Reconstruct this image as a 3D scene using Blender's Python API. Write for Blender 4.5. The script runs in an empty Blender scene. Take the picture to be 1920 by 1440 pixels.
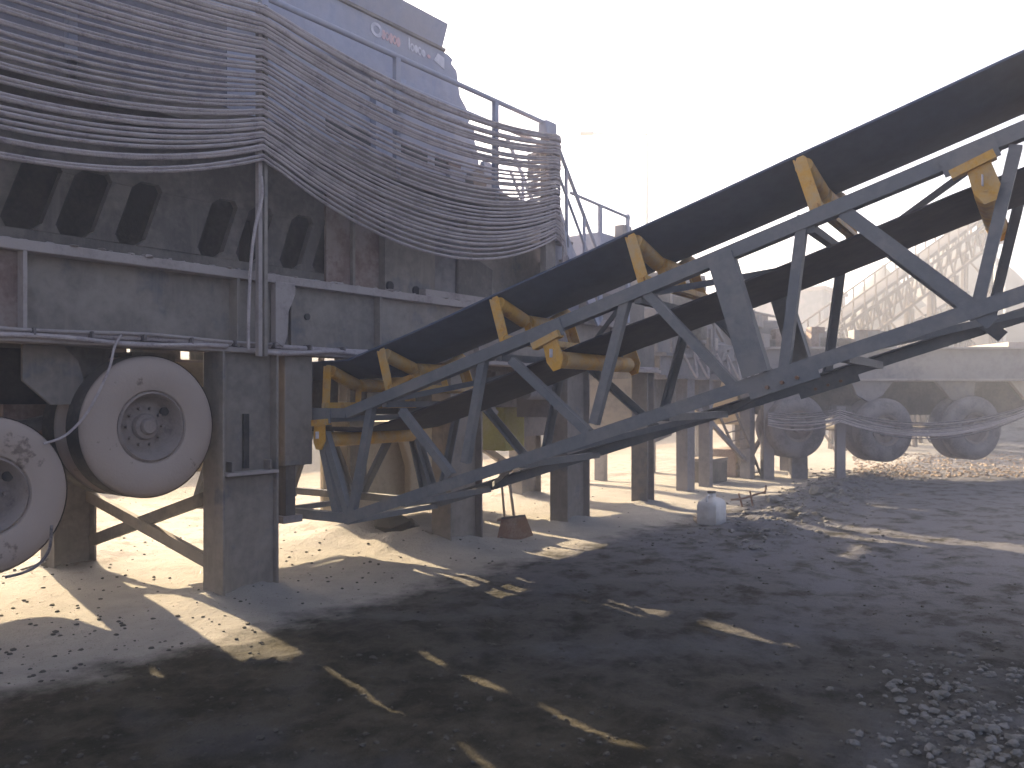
import bpy, math, random
import numpy as np
from mathutils import Vector, Matrix
random.seed(7); rng = np.random.default_rng(7)
SC = bpy.context.scene
COL = SC.collection

# ------------------------------------------------------------------ camera, sky, sun, exposure
# World frame: X runs along the crusher's chassis, Y inward across it, Z up; chassis side face at Y = 0.
CAM = Vector((-4.118, -5.676, 1.55)); FWD = Vector((.8, .6, 0)); RGT = Vector((.6, -.8, 0)); UPV = Vector((0, 0, 1))
cd = bpy.data.cameras.new('camera'); cam = bpy.data.objects.new('camera', cd); COL.objects.link(cam); SC.camera = cam
cd.sensor_width = 36; cd.lens = 30.0; cd.clip_start = .05; cd.clip_end = 3000; cd.shift_y = 25/1920
cam.location = CAM; cam.rotation_euler = (math.pi/2, 0, math.atan2(-FWD.x, FWD.y))
cd.dof.use_dof = True; cd.dof.focus_distance = 6.5; cd.dof.aperture_fstop = 2.8

SUN_EL = math.radians(24); SUN_DIR = Vector((.266, .964, 0)).normalized()      # horizontal direction towards the sun
sv = Vector((SUN_DIR.x*math.cos(SUN_EL), SUN_DIR.y*math.cos(SUN_EL), math.sin(SUN_EL)))
w = bpy.data.worlds.new("World"); SC.world = w; w.use_nodes = True
nt = w.node_tree; nt.nodes.clear()
sky = nt.nodes.new('ShaderNodeTexSky'); sky.sky_type = 'NISHITA'; sky.sun_disc = False
sky.sun_elevation = SUN_EL; sky.sun_rotation = math.atan2(SUN_DIR.x, SUN_DIR.y)
sky.dust_density = 7.0; sky.air_density = .66; sky.ozone_density = 1.0
bg = nt.nodes.new('ShaderNodeBackground'); bg.inputs[1].default_value = .092
wo = nt.nodes.new('ShaderNodeOutputWorld'); nt.links.new(sky.outputs[0], bg.inputs[0]); nt.links.new(bg.outputs[0], wo.inputs[0])
sl = bpy.data.lights.new('sun', 'SUN'); so = bpy.data.objects.new('sun', sl); COL.objects.link(so)
sl.energy = 5.0; sl.angle = math.radians(.55); sl.color = (1, .79, .49)
so.rotation_euler = sv.to_track_quat('Z', 'Y').to_euler()
SC.view_settings.view_transform = 'Standard'; SC.view_settings.look = 'None'; SC.view_settings.gamma = 1
SC.view_settings.use_curve_mapping = False; SC.view_settings.exposure = 2.25
SC.cycles.volume_bounces = 1; SC.cycles.max_bounces = 8

# ------------------------------------------------------------------ measuring helpers (points of the place, from the calibrated camera)
def ray(px, py): return FWD + RGT*((px-960)/1600) + UPV*((745-py)/1600)
def pD(px, py, d): return CAM + ray(px, py)*d
def pY(px, py, Y=0.0):
    r = ray(px, py); return CAM + r*((Y-CAM.y)/r.y)
def pG(px, py, z=0.0):
    r = ray(px, py); return CAM + r*((z-CAM.z)/r.z)
def XY(px, Y=0.0): return pY(px, 745, Y).x
def V(*a): return Vector(a)

# ------------------------------------------------------------------ mesh helpers
class MB:
    def __init__(s): s.v = []; s.f = []
    def add(s, vs, fs):
        n = len(s.v); s.v += [tuple(v) for v in vs]; s.f += [tuple(i+n for i in f) for f in fs]; return s
    def box(s, x0, x1, y0, y1, z0, z1):
        vs = [(x0,y0,z0),(x1,y0,z0),(x1,y1,z0),(x0,y1,z0),(x0,y0,z1),(x1,y0,z1),(x1,y1,z1),(x0,y1,z1)]
        return s.add(vs, [(0,3,2,1),(4,5,6,7),(0,1,5,4),(1,2,6,5),(2,3,7,6),(3,0,4,7)])
    def bar(s, p, q, a, b, side):
        """box from p to q; a = size along 'side', b = size across both"""
        p = Vector(p); q = Vector(q); d = (q-p).normalized(); sd = Vector(side); sd = (sd-d*sd.dot(d)).normalized(); up = d.cross(sd)
        vs = []
        for c in (p, q):
            for i, j in ((-1,-1),(1,-1),(1,1),(-1,1)): vs.append(c+sd*(a/2*i)+up*(b/2*j))
        return s.add(vs, [(0,3,2,1),(4,5,6,7),(0,1,5,4),(1,2,6,5),(2,3,7,6),(3,0,4,7)])
    def angle(s, p, q, size, side, t=.009, flip=1):
        """L section: one leg facing 'side', one leg across it"""
        p = Vector(p); q = Vector(q); d = (q-p).normalized(); sd = Vector(side); sd = (sd-d*sd.dot(d)).normalized(); up = d.cross(sd)*flip
        s.bar(p, q, t, size, sd)
        o = sd*(size/2) + up*(size/2 - t/2)
        s.bar(p+o, q+o, size-t, t, sd); return s
    def tube(s, p, q, r, n=12, r2=None, cap=True):
        p = Vector(p); q = Vector(q); d = (q-p).normalized(); a = d.orthogonal().normalized(); b = d.cross(a); r2 = r if r2 is None else r2
        vs = [c+(a*math.cos(2*math.pi*i/n)+b*math.sin(2*math.pi*i/n))*rr for c, rr in ((p, r), (q, r2)) for i in range(n)]
        fs = [(i, (i+1) % n, n+(i+1) % n, n+i) for i in range(n)]
        if cap: fs += [tuple(range(n-1, -1, -1)), tuple(range(n, 2*n))]
        return s.add(vs, fs)
    def path(s, pts, r, n=6):
        pts = [Vector(p) for p in pts]; vs = []; m = len(pts); ref = None
        for i, p in enumerate(pts):
            d = (pts[min(i+1, m-1)]-pts[max(i-1, 0)]).normalized()
            a = (ref-d*ref.dot(d)).normalized() if ref is not None else d.orthogonal().normalized()
            ref = a; b = d.cross(a)
            vs += [p+(a*math.cos(2*math.pi*k/n)+b*math.sin(2*math.pi*k/n))*r for k in range(n)]
        fs = [(i*n+k, i*n+(k+1) % n, (i+1)*n+(k+1) % n, (i+1)*n+k) for i in range(m-1) for k in range(n)]
        fs += [tuple(range(n-1, -1, -1)), tuple(range((m-1)*n, m*n))]
        return s.add(vs, fs)
    def prism(s, poly, fn, d0, d1):
        n = len(poly); vs = [fn(a, b, d0) for a, b in poly]+[fn(a, b, d1) for a, b in poly]
        return s.add(vs, [tuple(range(n-1, -1, -1)), tuple(range(n, 2*n))]+[(i, (i+1) % n, n+(i+1) % n, n+i) for i in range(n)])
    def lathe(s, prof, c, ax, n=40, a=None):
        """profile of (radius, offset along axis)"""
        c = Vector(c); ax = Vector(ax).normalized(); a = ax.orthogonal().normalized() if a is None else Vector(a); b = ax.cross(a); m = len(prof)
        vs = [c+ax*o+(a*math.cos(2*math.pi*k/n)+b*math.sin(2*math.pi*k/n))*r for r, o in prof for k in range(n)]
        fs = [(i*n+k, i*n+(k+1) % n, (i+1)*n+(k+1) % n, (i+1)*n+k) for i in range(m-1) for k in range(n)]
        return s.add(vs, fs)
    def rock(s, c, r, sq=.7, rg=random):
        t = (1+5**.5)/2
        ico = [(-1,t,0),(1,t,0),(-1,-t,0),(1,-t,0),(0,-1,t),(0,1,t),(0,-1,-t),(0,1,-t),(t,0,-1),(t,0,1),(-t,0,-1),(-t,0,1)]
        F = [(0,11,5),(0,5,1),(0,1,7),(0,7,10),(0,10,11),(1,5,9),(5,11,4),(11,10,2),(10,7,6),(7,1,8),(3,9,4),(3,4,2),(3,2,6),(3,6,8),(3,8,9),(4,9,5),(2,4,11),(6,2,10),(8,6,7),(9,8,1)]
        an = rg.uniform(0, 6.28); ca, sa = math.cos(an), math.sin(an); st = rg.uniform(.65, 1.3); vs = []
        for x, y, z in ico:
            k = r/1.9*rg.uniform(.7, 1.2); x *= st
            vs.append((c[0]+(x*ca-y*sa)*k, c[1]+(x*sa+y*ca)*k, c[2]+z*k*sq))
        return s.add(vs, F)
    def mesh(s, name, m, smooth=40):
        me = bpy.data.meshes.new(name); me.from_pydata(s.v, [], s.f)
        if m: me.materials.append(m)
        if smooth:
            me.polygons.foreach_set('use_smooth', [True]*len(me.polygons)); me.set_sharp_from_angle(angle=math.radians(smooth))
        me.update(); return me
    def build(s, name, m, parent=None, kind=None, smooth=40, bevel=0, label=None):
        o = bpy.data.objects.new(name, s.mesh(name, m, smooth)); COL.objects.link(o)
        if parent: o.parent = parent
        if kind: o['kind'] = kind
        if label: o['label'] = label
        if bevel:
            b = o.modifiers.new('bevel', 'BEVEL'); b.width = bevel; b.segments = 2; b.limit_method = 'ANGLE'
        return o
def tag(o, label, cat, group=None):
    o['label'] = label; o['category'] = cat
    if group: o['group'] = group
    return o
def thing(name, label, cat, loc=(0,0,0), group=None):
    o = bpy.data.objects.new(name, None); COL.objects.link(o); o.empty_display_size = .2
    o.location = loc; return tag(o, label, cat, group)
class Local:
    """builds parts in world coordinates under a thing whose Empty stands at its base"""
    def __init__(s, root): s.root = root; s.off = Vector(root.location)
    def __call__(s, mb, name, m, **k):
        o = s.off; mb.v = [(v[0]-o.x, v[1]-o.y, v[2]-o.z) for v in mb.v]
        return mb.build(name, m, s.root, **k)
def sub(mb, name, m, parent, off, **k):
    mb.v = [(v[0]-off[0], v[1]-off[1], v[2]-off[2]) for v in mb.v]
    return mb.build(name, m, parent, **k)
def children(o): return [c for c in bpy.data.objects if c.parent == o]
def copy_tree(o, parent=None, **props):
    c = o.copy(); COL.objects.link(c); c.parent = parent
    for ch in children(o): copy_tree(ch, c)
    for k, v in props.items(): c[k] = v
    return c

# ------------------------------------------------------------------ materials
def mat(name, base, dust=None, amount=.5, rough=.8, scale=2.0, top=.6, metal=0, bump=.15, streak=0, spec=.3, var=.25, dark=None, fine=60, thr=.08):
    m = bpy.data.materials.new(name); m.use_nodes = True; t = m.node_tree; N = t.nodes; L = t.links
    b = N['Principled BSDF']; b.inputs['Roughness'].default_value = rough; b.inputs['Metallic'].default_value = metal
    b.inputs['Specular IOR Level'].default_value = spec
    geo = N.new('ShaderNodeNewGeometry')
    def noise(sc, det=6, vec=None, ro=.6):
        n = N.new('ShaderNodeTexNoise'); n.inputs['Scale'].default_value = sc; n.inputs['Detail'].default_value = det; n.inputs['Roughness'].default_value = ro
        L.new(vec or geo.outputs['Position'], n.inputs['Vector']); return n.outputs['Fac']
    def mth(op, a, b_, c=None):
        n = N.new('ShaderNodeMath'); n.operation = op
        for i, x in enumerate((a, b_, c)):
            if x is None: continue
            if isinstance(x, (int, float)): n.inputs[i].default_value = x
            else: L.new(x, n.inputs[i])
        return n.outputs[0]
    def mix(f, a, c):
        n = N.new('ShaderNodeMix'); n.data_type = 'RGBA'; L.new(f, n.inputs[0])
        for i, x in ((6, a), (7, c)):
            if isinstance(x, tuple): n.inputs[i].default_value = (*x, 1)
            else: L.new(x, n.inputs[i])
        return n.outputs[2]
    def ramp(f, a, c):
        n = N.new('ShaderNodeMapRange'); n.inputs[1].default_value = a; n.inputs[2].default_value = c; n.clamp = True; L.new(f, n.inputs[0]); return n.outputs[0]
    n1 = noise(scale); n2 = noise(scale*9, 8)
    col = mix(n2, tuple(c*(1-var) for c in base), tuple(min(1, c*(1+var)) for c in base))
    if dark:
        col = mix(mth('MULTIPLY', ramp(noise(scale*1.7, 5), .55, .62), .8), col, dark)
    if dust:
        sep = N.new('ShaderNodeSeparateXYZ'); L.new(geo.outputs['Normal'], sep.inputs[0])
        upf = mth('MULTIPLY', ramp(sep.outputs[2], .2, .9), top)
        blend = mth('ADD', mth('MULTIPLY', n1, .75), mth('MULTIPLY', n2, .25))
        f = ramp(blend, .5-thr-(amount-.5)*.35, .5+thr-(amount-.5)*.35)
        f = mth('MULTIPLY', f, min(1, .25+amount))
        if streak:
            mp = N.new('ShaderNodeMapping'); mp.inputs['Scale'].default_value = (9, 9, .7); L.new(geo.outputs['Position'], mp.inputs[0])
            sk = ramp(noise(1.5, 5, mp.outputs[0]), .5, .68); f = mth('MAXIMUM', f, mth('MULTIPLY', sk, streak))
        f = mth('MAXIMUM', f, upf)
        col = mix(f, col, dust)
    L.new(col, b.inputs['Base Color'])
    if bump:
        bp = N.new('ShaderNodeBump'); bp.inputs['Strength'].default_value = bump; bp.inputs['Distance'].default_value = .02
        L.new(mth('ADD', mth('MULTIPLY', noise(fine, 6), .5), n2), bp.inputs['Height']); L.new(bp.outputs[0], b.inputs['Normal'])
    return m
DUST = (.34, .30, .30); DUSTY = (.40, .35, .31)
M = {
 'steel':  mat('dusty_grey_steel', (.165,.143,.13), (.26,.225,.20), .5, .75, 1.6, .9, streak=.5, dark=(.10,.10,.12)),
 'steel2': mat('dusty_dark_steel', (.095,.085,.08), (.21,.185,.165), .4, .85, 2.2, .7, streak=.35),
 'flange': mat('dust_caked_steel', (.25,.215,.21), (.33,.29,.28), .7, .9, 3, .9, dark=(.18,.15,.15)),
 'hopper': mat('faded_blue_grey_plate', (.31,.33,.43), (.36,.34,.38), .45, .75, 1.2, .6, streak=.4, dark=(.26,.28,.38)),
 'mauve':  mat('dusty_mauve_plate', (.13,.12,.15), (.20,.18,.20), .45, .8, 1.5, .6, streak=.4),
 'brown':  mat('rusty_brown_plate', (.16,.10,.085), (.28,.23,.21), .5, .85, 3, .6, streak=.4),
 'interior': mat('dark_interior_shade', (.035,.033,.035), (.09,.08,.075), .4, .9, 3, .4),  # near-black colour stands in for shade inside holes, slots and hollows
 'tyre':   mat('dusty_tyre_rubber', (.17,.13,.11), (.34,.275,.24), .78, .9, 2.6, .5, bump=.2, thr=.02, dark=(.13,.105,.10)),
 'tyre_dark': mat('dark_dusty_tyre', (.12,.108,.112), (.24,.215,.22), .6, .9, 4, .5, bump=.2),
 'rim':    mat('dusty_wheel_rim', (.21,.17,.155), (.27,.225,.205), .6, .8, 6, .6, dark=(.12,.09,.09)),
 'rubber': mat('black_tread_rubber', (.03,.03,.032), (.14,.12,.11), .35, .85, 5, .5),
 'belt':   mat('flare_tinted_belt', (.06,.082,.145), (.09,.11,.165), .35, .75, 1.2, .3, bump=.05, spec=.25),  # blue of the lens flare is mixed into the rubber colour
 'belt2':  mat('worn_return_belt', (.045,.044,.055), (.09,.08,.085), .4, .8, 1.4, .3, bump=.05, spec=.2),
 'truss':  mat('grey_painted_angle_iron', (.132,.142,.163), (.21,.20,.20), .4, .6, 2.5, .7, spec=.45, var=.15),
 'yellow': mat('yellow_paint', (.58,.31,.035), (.42,.32,.19), .5, .6, 5, .5, spec=.5, dark=(.40,.18,.02), bump=.08),
 'yellow_dusty': mat('dusty_yellow_paint', (.55,.42,.14), (.5,.44,.3), .5, .7, 5, .5),
 'cable':  mat('dust_caked_cable', (.30,.26,.265), (.42,.37,.375), .6, .95, 7, .5, bump=.3, dark=(.2,.17,.185)),
 'cable2': mat('dark_cable', (.08,.07,.075), (.3,.27,.27), .4, .8, 9, .6),
 'beige':  mat('dusty_beige_sheet', (.42,.35,.25), (.5,.42,.32), .5, .9, 2, .5, streak=.4),
 'green':  mat('dull_green_yellow_tank', (.28,.27,.07), (.34,.30,.2), .4, .6, 3, .7),
 'white':  mat('dusty_white_plastic', (.62,.60,.60), (.45,.41,.38), .35, .5, 8, .5, bump=.05),
 'wood':   mat('grey_wood', (.2,.15,.11), (.33,.28,.24), .4, .85, 9, .4),
 'letter': mat('faded_white_lettering', (.62,.60,.66), (.40,.40,.47), .45, .7, 12, .0, bump=0),
 'letter_pink': mat('faded_pink_lettering', (.66,.42,.42), (.45,.38,.44), .45, .7, 12, .0, bump=0),
 'stone':  mat('pale_stone', (.17,.165,.165), (.085,.08,.07), .5, .9, 14, 0, bump=.3),
 'clod':   mat('earth_clod', (.045,.042,.035), (.11,.10,.085), .3, .95, 9, .5, bump=.4),
 'pile':   mat('grey_aggregate', (.05,.048,.05), (.09,.085,.083), .5, .95, .35, .2, bump=.9, fine=3),
 'pile_tan': mat('tan_aggregate', (.22,.165,.12), (.30,.24,.19), .5, .95, .5, .2, bump=.9, fine=3),
 'far_steel': mat('far_brown_steelwork', (.05,.034,.028), (.09,.065,.055), .5, .8, .4, .5),
 'far_grey': mat('far_grey_steelwork', (.20,.21,.24), DUST, .5, .8, .6, .6),
 'lamp':   mat('pale_lamp_metal', (.45,.45,.42), None, rough=.6),
 'plant2': mat('dusty_mauve_machinery', (.15,.145,.16), (.25,.23,.235), .6, .85, 1.4, .8, streak=.5, dark=(.12,.10,.11)),
 'rust':   mat('rusty_steel', (.20,.11,.07), (.3,.24,.2), .4, .9, 6, .4),
}

# ------------------------------------------------------------------ ground
def vnoise(x, y, seed=0):
    xi = np.floor(x).astype(np.int64); yi = np.floor(y).astype(np.int64); fx = x-xi; fy = y-yi
    fx = fx*fx*(3-2*fx); fy = fy*fy*(3-2*fy)
    def h(a, b):
        n = (a*374761393+b*668265263+seed*974711) & 0x7fffffff; n = ((n ^ (n >> 13))*1274126177) & 0x7fffffff
        return ((n ^ (n >> 16)) & 0xffff)/65535.
    return (h(xi,yi)*(1-fx)+h(xi+1,yi)*fx)*(1-fy)+(h(xi,yi+1)*(1-fx)+h(xi+1,yi+1)*fx)*fy
def fbm(x, y, o, seed=0, g=.5):
    s = 0; a = 1; tot = 0
    for i in range(o): s = s+a*vnoise(x*2**i+17*i, y*2**i-9*i, seed+i); tot += a; a *= g
    return s/tot-.5
def sstep(a, b, x): t = np.clip((x-a)/(b-a), 0, 1); return t*t*(3-2*t)
LEGS = [(0.02,0.1),(2.71,.15),(4.88,.15),(6.88,.15),(0.02,2.4),(2.71,2.4),(4.88,2.4),(6.88,2.4)]
def ground_h(x, y):
    x = np.asarray(x, float); y = np.asarray(y, float)
    r = np.hypot(x+1, y+2)
    h = .05*fbm(x*.7, y*.7, 3, 3)
    outer = sstep(-.75, -1.5, y+.25*fbm(x*1.5, y*1.5, 2, 40))                 # trampled soil outside the dust strip
    h = h+outer*(.045*fbm(x*3.1, y*3.1, 4, 11, .65)+.034*fbm(x*11, y*11, 4, 23, .75)+.05*np.clip(fbm(x*5.3, y*5.3, 2, 29)-.16, 0, 1))*sstep(60, 12, r)
    h = h+(1-outer)*(.016*fbm(x*9, y*9, 4, 31, .65)+.02*fbm(x*2.3, y*2.3, 2, 37))
    h = h+sstep(1.3, 3.2, y)*(.10*fbm(x*1.9, y*1.9, 4, 91, .6))
    # ruts parallel to the machine
    for c, wd, dp in ((-2.55, .30, .018), (-3.7, .35, .016)):
        h = h-dp*np.exp(-((y-c+.2*np.sin(x*.5))/wd)**2)*sstep(12, 6, np.abs(x-2))
    # rough windrow of rubble on the right, beside the second plant
    c = -.15-2.2*np.exp(-((x-5.5)/3)**2)
    h = h+.10*np.exp(-((y+2.0-.12*(x-6))/.55)**2)*sstep(4.2, 5.5, x)*sstep(16, 11, x)*(1+2.2*fbm(x*2.4, y*2.4, 4, 61, .6))
    for lx, ly in LEGS: h = h+.07*np.exp(-((x-lx)**2+(y-ly)**2)/.16)*(1+fbm(x*7, y*7, 2, 5))
    h = h+.16*np.exp(-((x-2.62)**2/.5+(y-1.5)**2/.15))+.14*np.exp(-((x-2.35)**2/.12+(y-.55)**2/.2))*(1+fbm(x*6, y*6, 3, 8))
    # bank of tipped material beyond the machine
    b = sstep(9, 13.5, y+3*fbm(x*.12, y*.12, 2, 70))*sstep(120, 60, y)
    h = h+b*(2.6+2.5*fbm(x*.16, y*.16, 4, 71))
    h = h+sstep(22, 34, x)*sstep(80, 50, x)*sstep(-14, -8, y)*(1.1+2*fbm(x*.3, y*.3, 4, 75))*(1-b)
    return h
def gz(x, y): return float(ground_h(np.array([x]), np.array([y]))[0])
n = 760; s = np.linspace(-1, 1, n); k = 6.6; A = 420/math.sinh(k)
gx = A*np.sinh(k*s); gxx, gyy = np.meshgrid(gx+.5, gx-2.2, indexing='ij')
gzz = ground_h(gxx, gyy)
co = np.stack([gxx, gyy, gzz], -1).reshape(-1, 3).astype(np.float32)
ii = np.arange(n*n).reshape(n, n); q = np.stack([ii[:-1,:-1], ii[1:,:-1], ii[1:,1:], ii[:-1,1:]], -1).reshape(-1, 4)
me = bpy.data.meshes.new('ground'); me.vertices.add(n*n); me.vertices.foreach_set('co', co.ravel())
me.loops.add(q.size); me.loops.foreach_set('vertex_index', q.ravel().astype(np.int32)); me.polygons.add(len(q))
me.polygons.foreach_set('loop_start', np.arange(0, q.size, 4, dtype=np.int32)); me.polygons.foreach_set('use_smooth', np.ones(len(q), bool)); me.update(calc_edges=True)
ground = bpy.data.objects.new('ground', me); COL.objects.link(ground); ground['kind'] = 'structure'

def ground_material():
    m = bpy.data.materials.new('quarry_yard_soil'); m.use_nodes = True; t = m.node_tree; N = t.nodes; L = t.links; b = N['Principled BSDF']
    b.inputs['Roughness'].default_value = .95; b.inputs['Specular IOR Level'].default_value = .15
    geo = N.new('ShaderNodeNewGeometry'); sep = N.new('ShaderNodeSeparateXYZ'); L.new(geo.outputs['Position'], sep.inputs[0])
    def noise(sc, det=6, ro=.6, stretch=None):
        nn = N.new('ShaderNodeTexNoise'); nn.inputs['Scale'].default_value = sc; nn.inputs['Detail'].default_value = det; nn.inputs['Roughness'].default_value = ro
        if stretch:
            mp = N.new('ShaderNodeMapping'); mp.inputs['Scale'].default_value = stretch; L.new(geo.outputs['Position'], mp.inputs[0]); L.new(mp.outputs[0], nn.inputs['Vector'])
        else: L.new(geo.outputs['Position'], nn.inputs['Vector'])
        return nn.outputs['Fac']
    def mth(op, a, b_=None, cl=False):
        q = N.new('ShaderNodeMath'); q.operation = op; q.use_clamp = cl
        for i, x in enumerate((a, b_)):
            if x is None: continue
            if isinstance(x, (int, float)): q.inputs[i].default_value = x
            else: L.new(x, q.inputs[i])
        return q.outputs[0]
    def ramp(f, a, c):
        q = N.new('ShaderNodeMapRange'); q.inputs[1].default_value = a; q.inputs[2].default_value = c; L.new(f, q.inputs[0]); return q.outputs[0]
    def mix(f, a, c):
        q = N.new('ShaderNodeMix'); q.data_type = 'RGBA'
        if isinstance(f, float): q.inputs[0].default_value = f
        else: L.new(f, q.inputs[0])
        for i, x in ((6, a), (7, c)):
            if isinstance(x, tuple): q.inputs[i].default_value = (*x, 1)
            else: L.new(x, q.inputs[i])
        return q.outputs[2]
    big = noise(.7, 5); mid = noise(3, 7, .65); fine = noise(22, 8, .7); grit = noise(90, 4, .6)
    # pale settled dust under and beside the machines; darker trampled soil outside
    edge = mth('ADD', sep.outputs[1], mth('MULTIPLY', mth('SUBTRACT', mid, .5), .9))
    dustf = ramp(edge, -1.12, -.72)
    soil = mix(ramp(mid, .41, .60), (.024,.021,.013), (.078,.067,.048))
    soil = mix(mth('MULTIPLY', ramp(big, .50, .68), .75), soil, (.11,.108,.115))
    soil = mix(mth('MULTIPLY', ramp(fine, .58, .72), .5), soil, (.12,.11,.095))
    soil = mix(mth('MULTIPLY', ramp(grit, .60, .66), .5), soil, (.010,.009,.008))
    # greyer, dustier towards the second plant on the right
    rightf = ramp(mth('ADD', sep.outputs[0], mth('MULTIPLY', big, 5.0)), 1.6, 6.5)
    soil = mix(mth('MULTIPLY', mth('MULTIPLY', rightf, .8), ramp(mid, .36, .52)), soil, (.15,.15,.175))
    pale = mix(ramp(mid, .3, .7), (.31,.29,.27), (.41,.38,.35))
    pale = mix(mth('MULTIPLY', ramp(fine, .60, .66), .55), pale, (.20,.17,.13))
    pale = mix(mth('MULTIPLY', ramp(grit, .64, .68), .8), pale, (.10,.085,.06))
    warm = ramp(sep.outputs[1], 2.5, 8)
    pale = mix(mth('MULTIPLY', warm, .7), pale, (.34,.25,.17))
    pale = mix(mth('MULTIPLY', mth('MULTIPLY', ramp(sep.outputs[1], 1.2, 2.6), ramp(mid, .52, .60)), .6), pale, (.17,.12,.085))
    bank = ramp(mth('ADD', sep.outputs[1], mth('MULTIPLY', big, 3.0)), 7.0, 10.0)      # darker brown tipped earth beyond the machine
    pale = mix(mth('MULTIPLY', bank, .85), pale, (.12,.092,.07))
    L.new(mix(dustf, soil, pale), b.inputs['Base Color'])
    hgt = mth('ADD', mth('MULTIPLY', fine, 1.2), mth('MULTIPLY', grit, .35))
    bp = N.new('ShaderNodeBump'); bp.inputs['Strength'].default_value = .9; bp.inputs['Distance'].default_value = .04
    L.new(hgt, bp.inputs['Height']); L.new(bp.outputs[0], b.inputs['Normal'])
    return m
me.materials.append(ground_material())

# ------------------------------------------------------------------ MACHINE 1: the crusher on its long chassis
CR = thing('mobile_crusher', 'long dust-covered crusher plant with blue grey hopper standing on steel legs, filling the left', 'crusher', (0, 0, 0))
P = Local(CR)
X0, X1 = -6.5, 7.05
GAPS = [(-.135,.045),(.448,.11),(2.16,.13),(2.37,.17)]      # added slits (at Y = .75) that let thin blades of sun through
for Yo in (0, 2.28):
    mb = MB().box(X0, X1, Yo, Yo+.24, 1.90, 1.94).box(X0, X1, Yo, Yo+.24, 2.475, 2.545); fl = P(mb, 'beam_flange', M['flange'], bevel=.006)
    if Yo == 0: P(MB().box(X0, X1, Yo+.11, Yo+.13, 1.94, 2.50), 'beam_web', M['steel'])
    else:
        xa_ = X0
        for g0_, gw_ in GAPS+[(X1-.45, 0)]:                      # far web cut by the added slits so sun streaks pass
            xb_ = g0_+.276*(Yo+.12-.75); P(MB().box(xa_, xb_, Yo+.11, Yo+.13, 1.94, 2.50), 'beam_web', M['steel']); xa_ = xb_+gw_
for px in (48, 448, 715, 900):
    x = XY(px); P(MB().box(x-.012, x+.012, .005, .11, 1.94, 2.50), 'stiffener', M['flange'] if px == 48 else M['steel'])
for x in (-3.2, -4.4, 4.3, 5.8): P(MB().box(x-.012, x+.012, .005, .11, 1.94, 2.50), 'stiffener', M['steel'])
P(MB().box(X0, XY(48)-.012, .085, .108, 1.94, 2.50), 'beam_panel', M['brown'], label='reddish brown web panel at the left end of the beam')
P(MB().box(XY(448)+.02, XY(520), .07, .108, 1.95, 2.495), 'beam_panel', M['steel'])
P(MB().box(XY(557), XY(712), .075, .108, 1.95, 2.495), 'beam_panel', M['steel'])
P(MB().box(XY(722), 4.2, .07, .108, 1.95, 2.495), 'beam_panel', M['steel'])
# tow lug and round hole
def XZ(Y): return lambda a, b, d: (a, Y+d, b)
lx = XY(535)
P(MB().prism([(lx-.10,2.49),(lx-.10,2.0),(lx-.02,1.96),(lx+.02,2.05),(lx+.03,2.25),(lx+.10,2.40),(lx+.10,2.49)], XZ(0), -.005, .06), 'lug', M['flange'], bevel=.005)
c = pY(575, 594, .07); P(MB().tube((c.x,.055,c.z),(c.x,.072,c.z),.028,16), 'port', M['interior'])
# dusty pipes along the lower flange
def wig(x0, x1, y, z, amp, n=40, ph=0): return [(x0+(x1-x0)*i/n, y+amp*.6*math.sin(i*.9+ph), z+amp*math.sin(i*.45+ph)) for i in range(n+1)]
P(MB().path(wig(X0, 7.0, .035, 1.962, .006), .02, 8), 'pipe', M['cable'])
P(MB().path(wig(X0, 1.9, .075, 1.966, .009, 40, 2), .022, 8), 'pipe', M['cable'])
P(MB().path(wig(-3, -.2, -.022, 1.93, .012, 30, 1), .016, 8), 'pipe', M['cable'])
P(MB().path(wig(0.1, 2.9, -.02, 1.925, .02, 30, 4), .018, 8), 'pipe', M['cable'])
P(MB().path(wig(-3.2, .3, .01, 1.985, .010, 30, 5), .013, 8), 'pipe', M['flange'])
for i in range(14):
    x = -3.1+i*.37; P(MB().box(x, x+.012, -.035, .1, 1.945, 1.99), 'pipe_clip', M['cable2'])
# caked dust along the top flange
mb = MB()
for i in range(90):
    x = -4.2+i*.13; mb.rock((x+random.uniform(-.05,.05), random.uniform(.0,.08), 2.548), random.uniform(.02,.05), .35)
P(mb, 'caked_dust', M['flange'], kind='stuff')
# cross members and deck
for x in (-5.6,-4.4,-3.2,-2.2,-1.2,3.3,4.3,5.5,6.7): P(MB().box(x-.06, x+.06, .14, 2.38, 2.02, 2.44), 'cross_member', M['steel2'])
# sloping wall with leaning ribs above the beam
SLX = [XY(p, .3) for p in (40, 140, 240, 390, 460, 540, 600)]
SLX = [SLX[0]-2.2, SLX[0]-1.8, SLX[0]-1.4, SLX[0]-1.0, SLX[0]-.5]+SLX
lean = .17
P(MB().box(X0, 1.28, .27, .33, 2.546, 2.66), 'wall_rail', M['steel2'])
P(MB().box(X0, 1.28, .27, .33, 3.14, 3.75), 'wall_rail', M['steel2'])
edges = [X0]+[v for x in SLX for v in (x-.135-(.03 if x < -1 else 0), x+.10)]+[1.0]
for a, b in zip(edges[::2], edges[1::2]):
    if b-a < .03: continue
    P(MB().prism([(a, 2.66),(b, 2.66),(b+lean, 3.14),(a+lean, 3.14)], XZ(.27), 0, .06), 'rib', M['steel2'])
    # corner fillets give the openings rounded ends
    mid = (a+b)/2
    P(MB().prism([(a-.05,2.661),(b+.05,2.661),(b+.0+lean*.12,2.715),(a+lean*.12,2.715)], XZ(.262), 0, .06), 'gusset', M['steel2'])
    P(MB().prism([(a+lean*.88,3.085),(b+lean*.88,3.085),(b+.05+lean,3.139),(a-.05+lean,3.139)], XZ(.262), 0, .06), 'gusset', M['steel2'])
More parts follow.
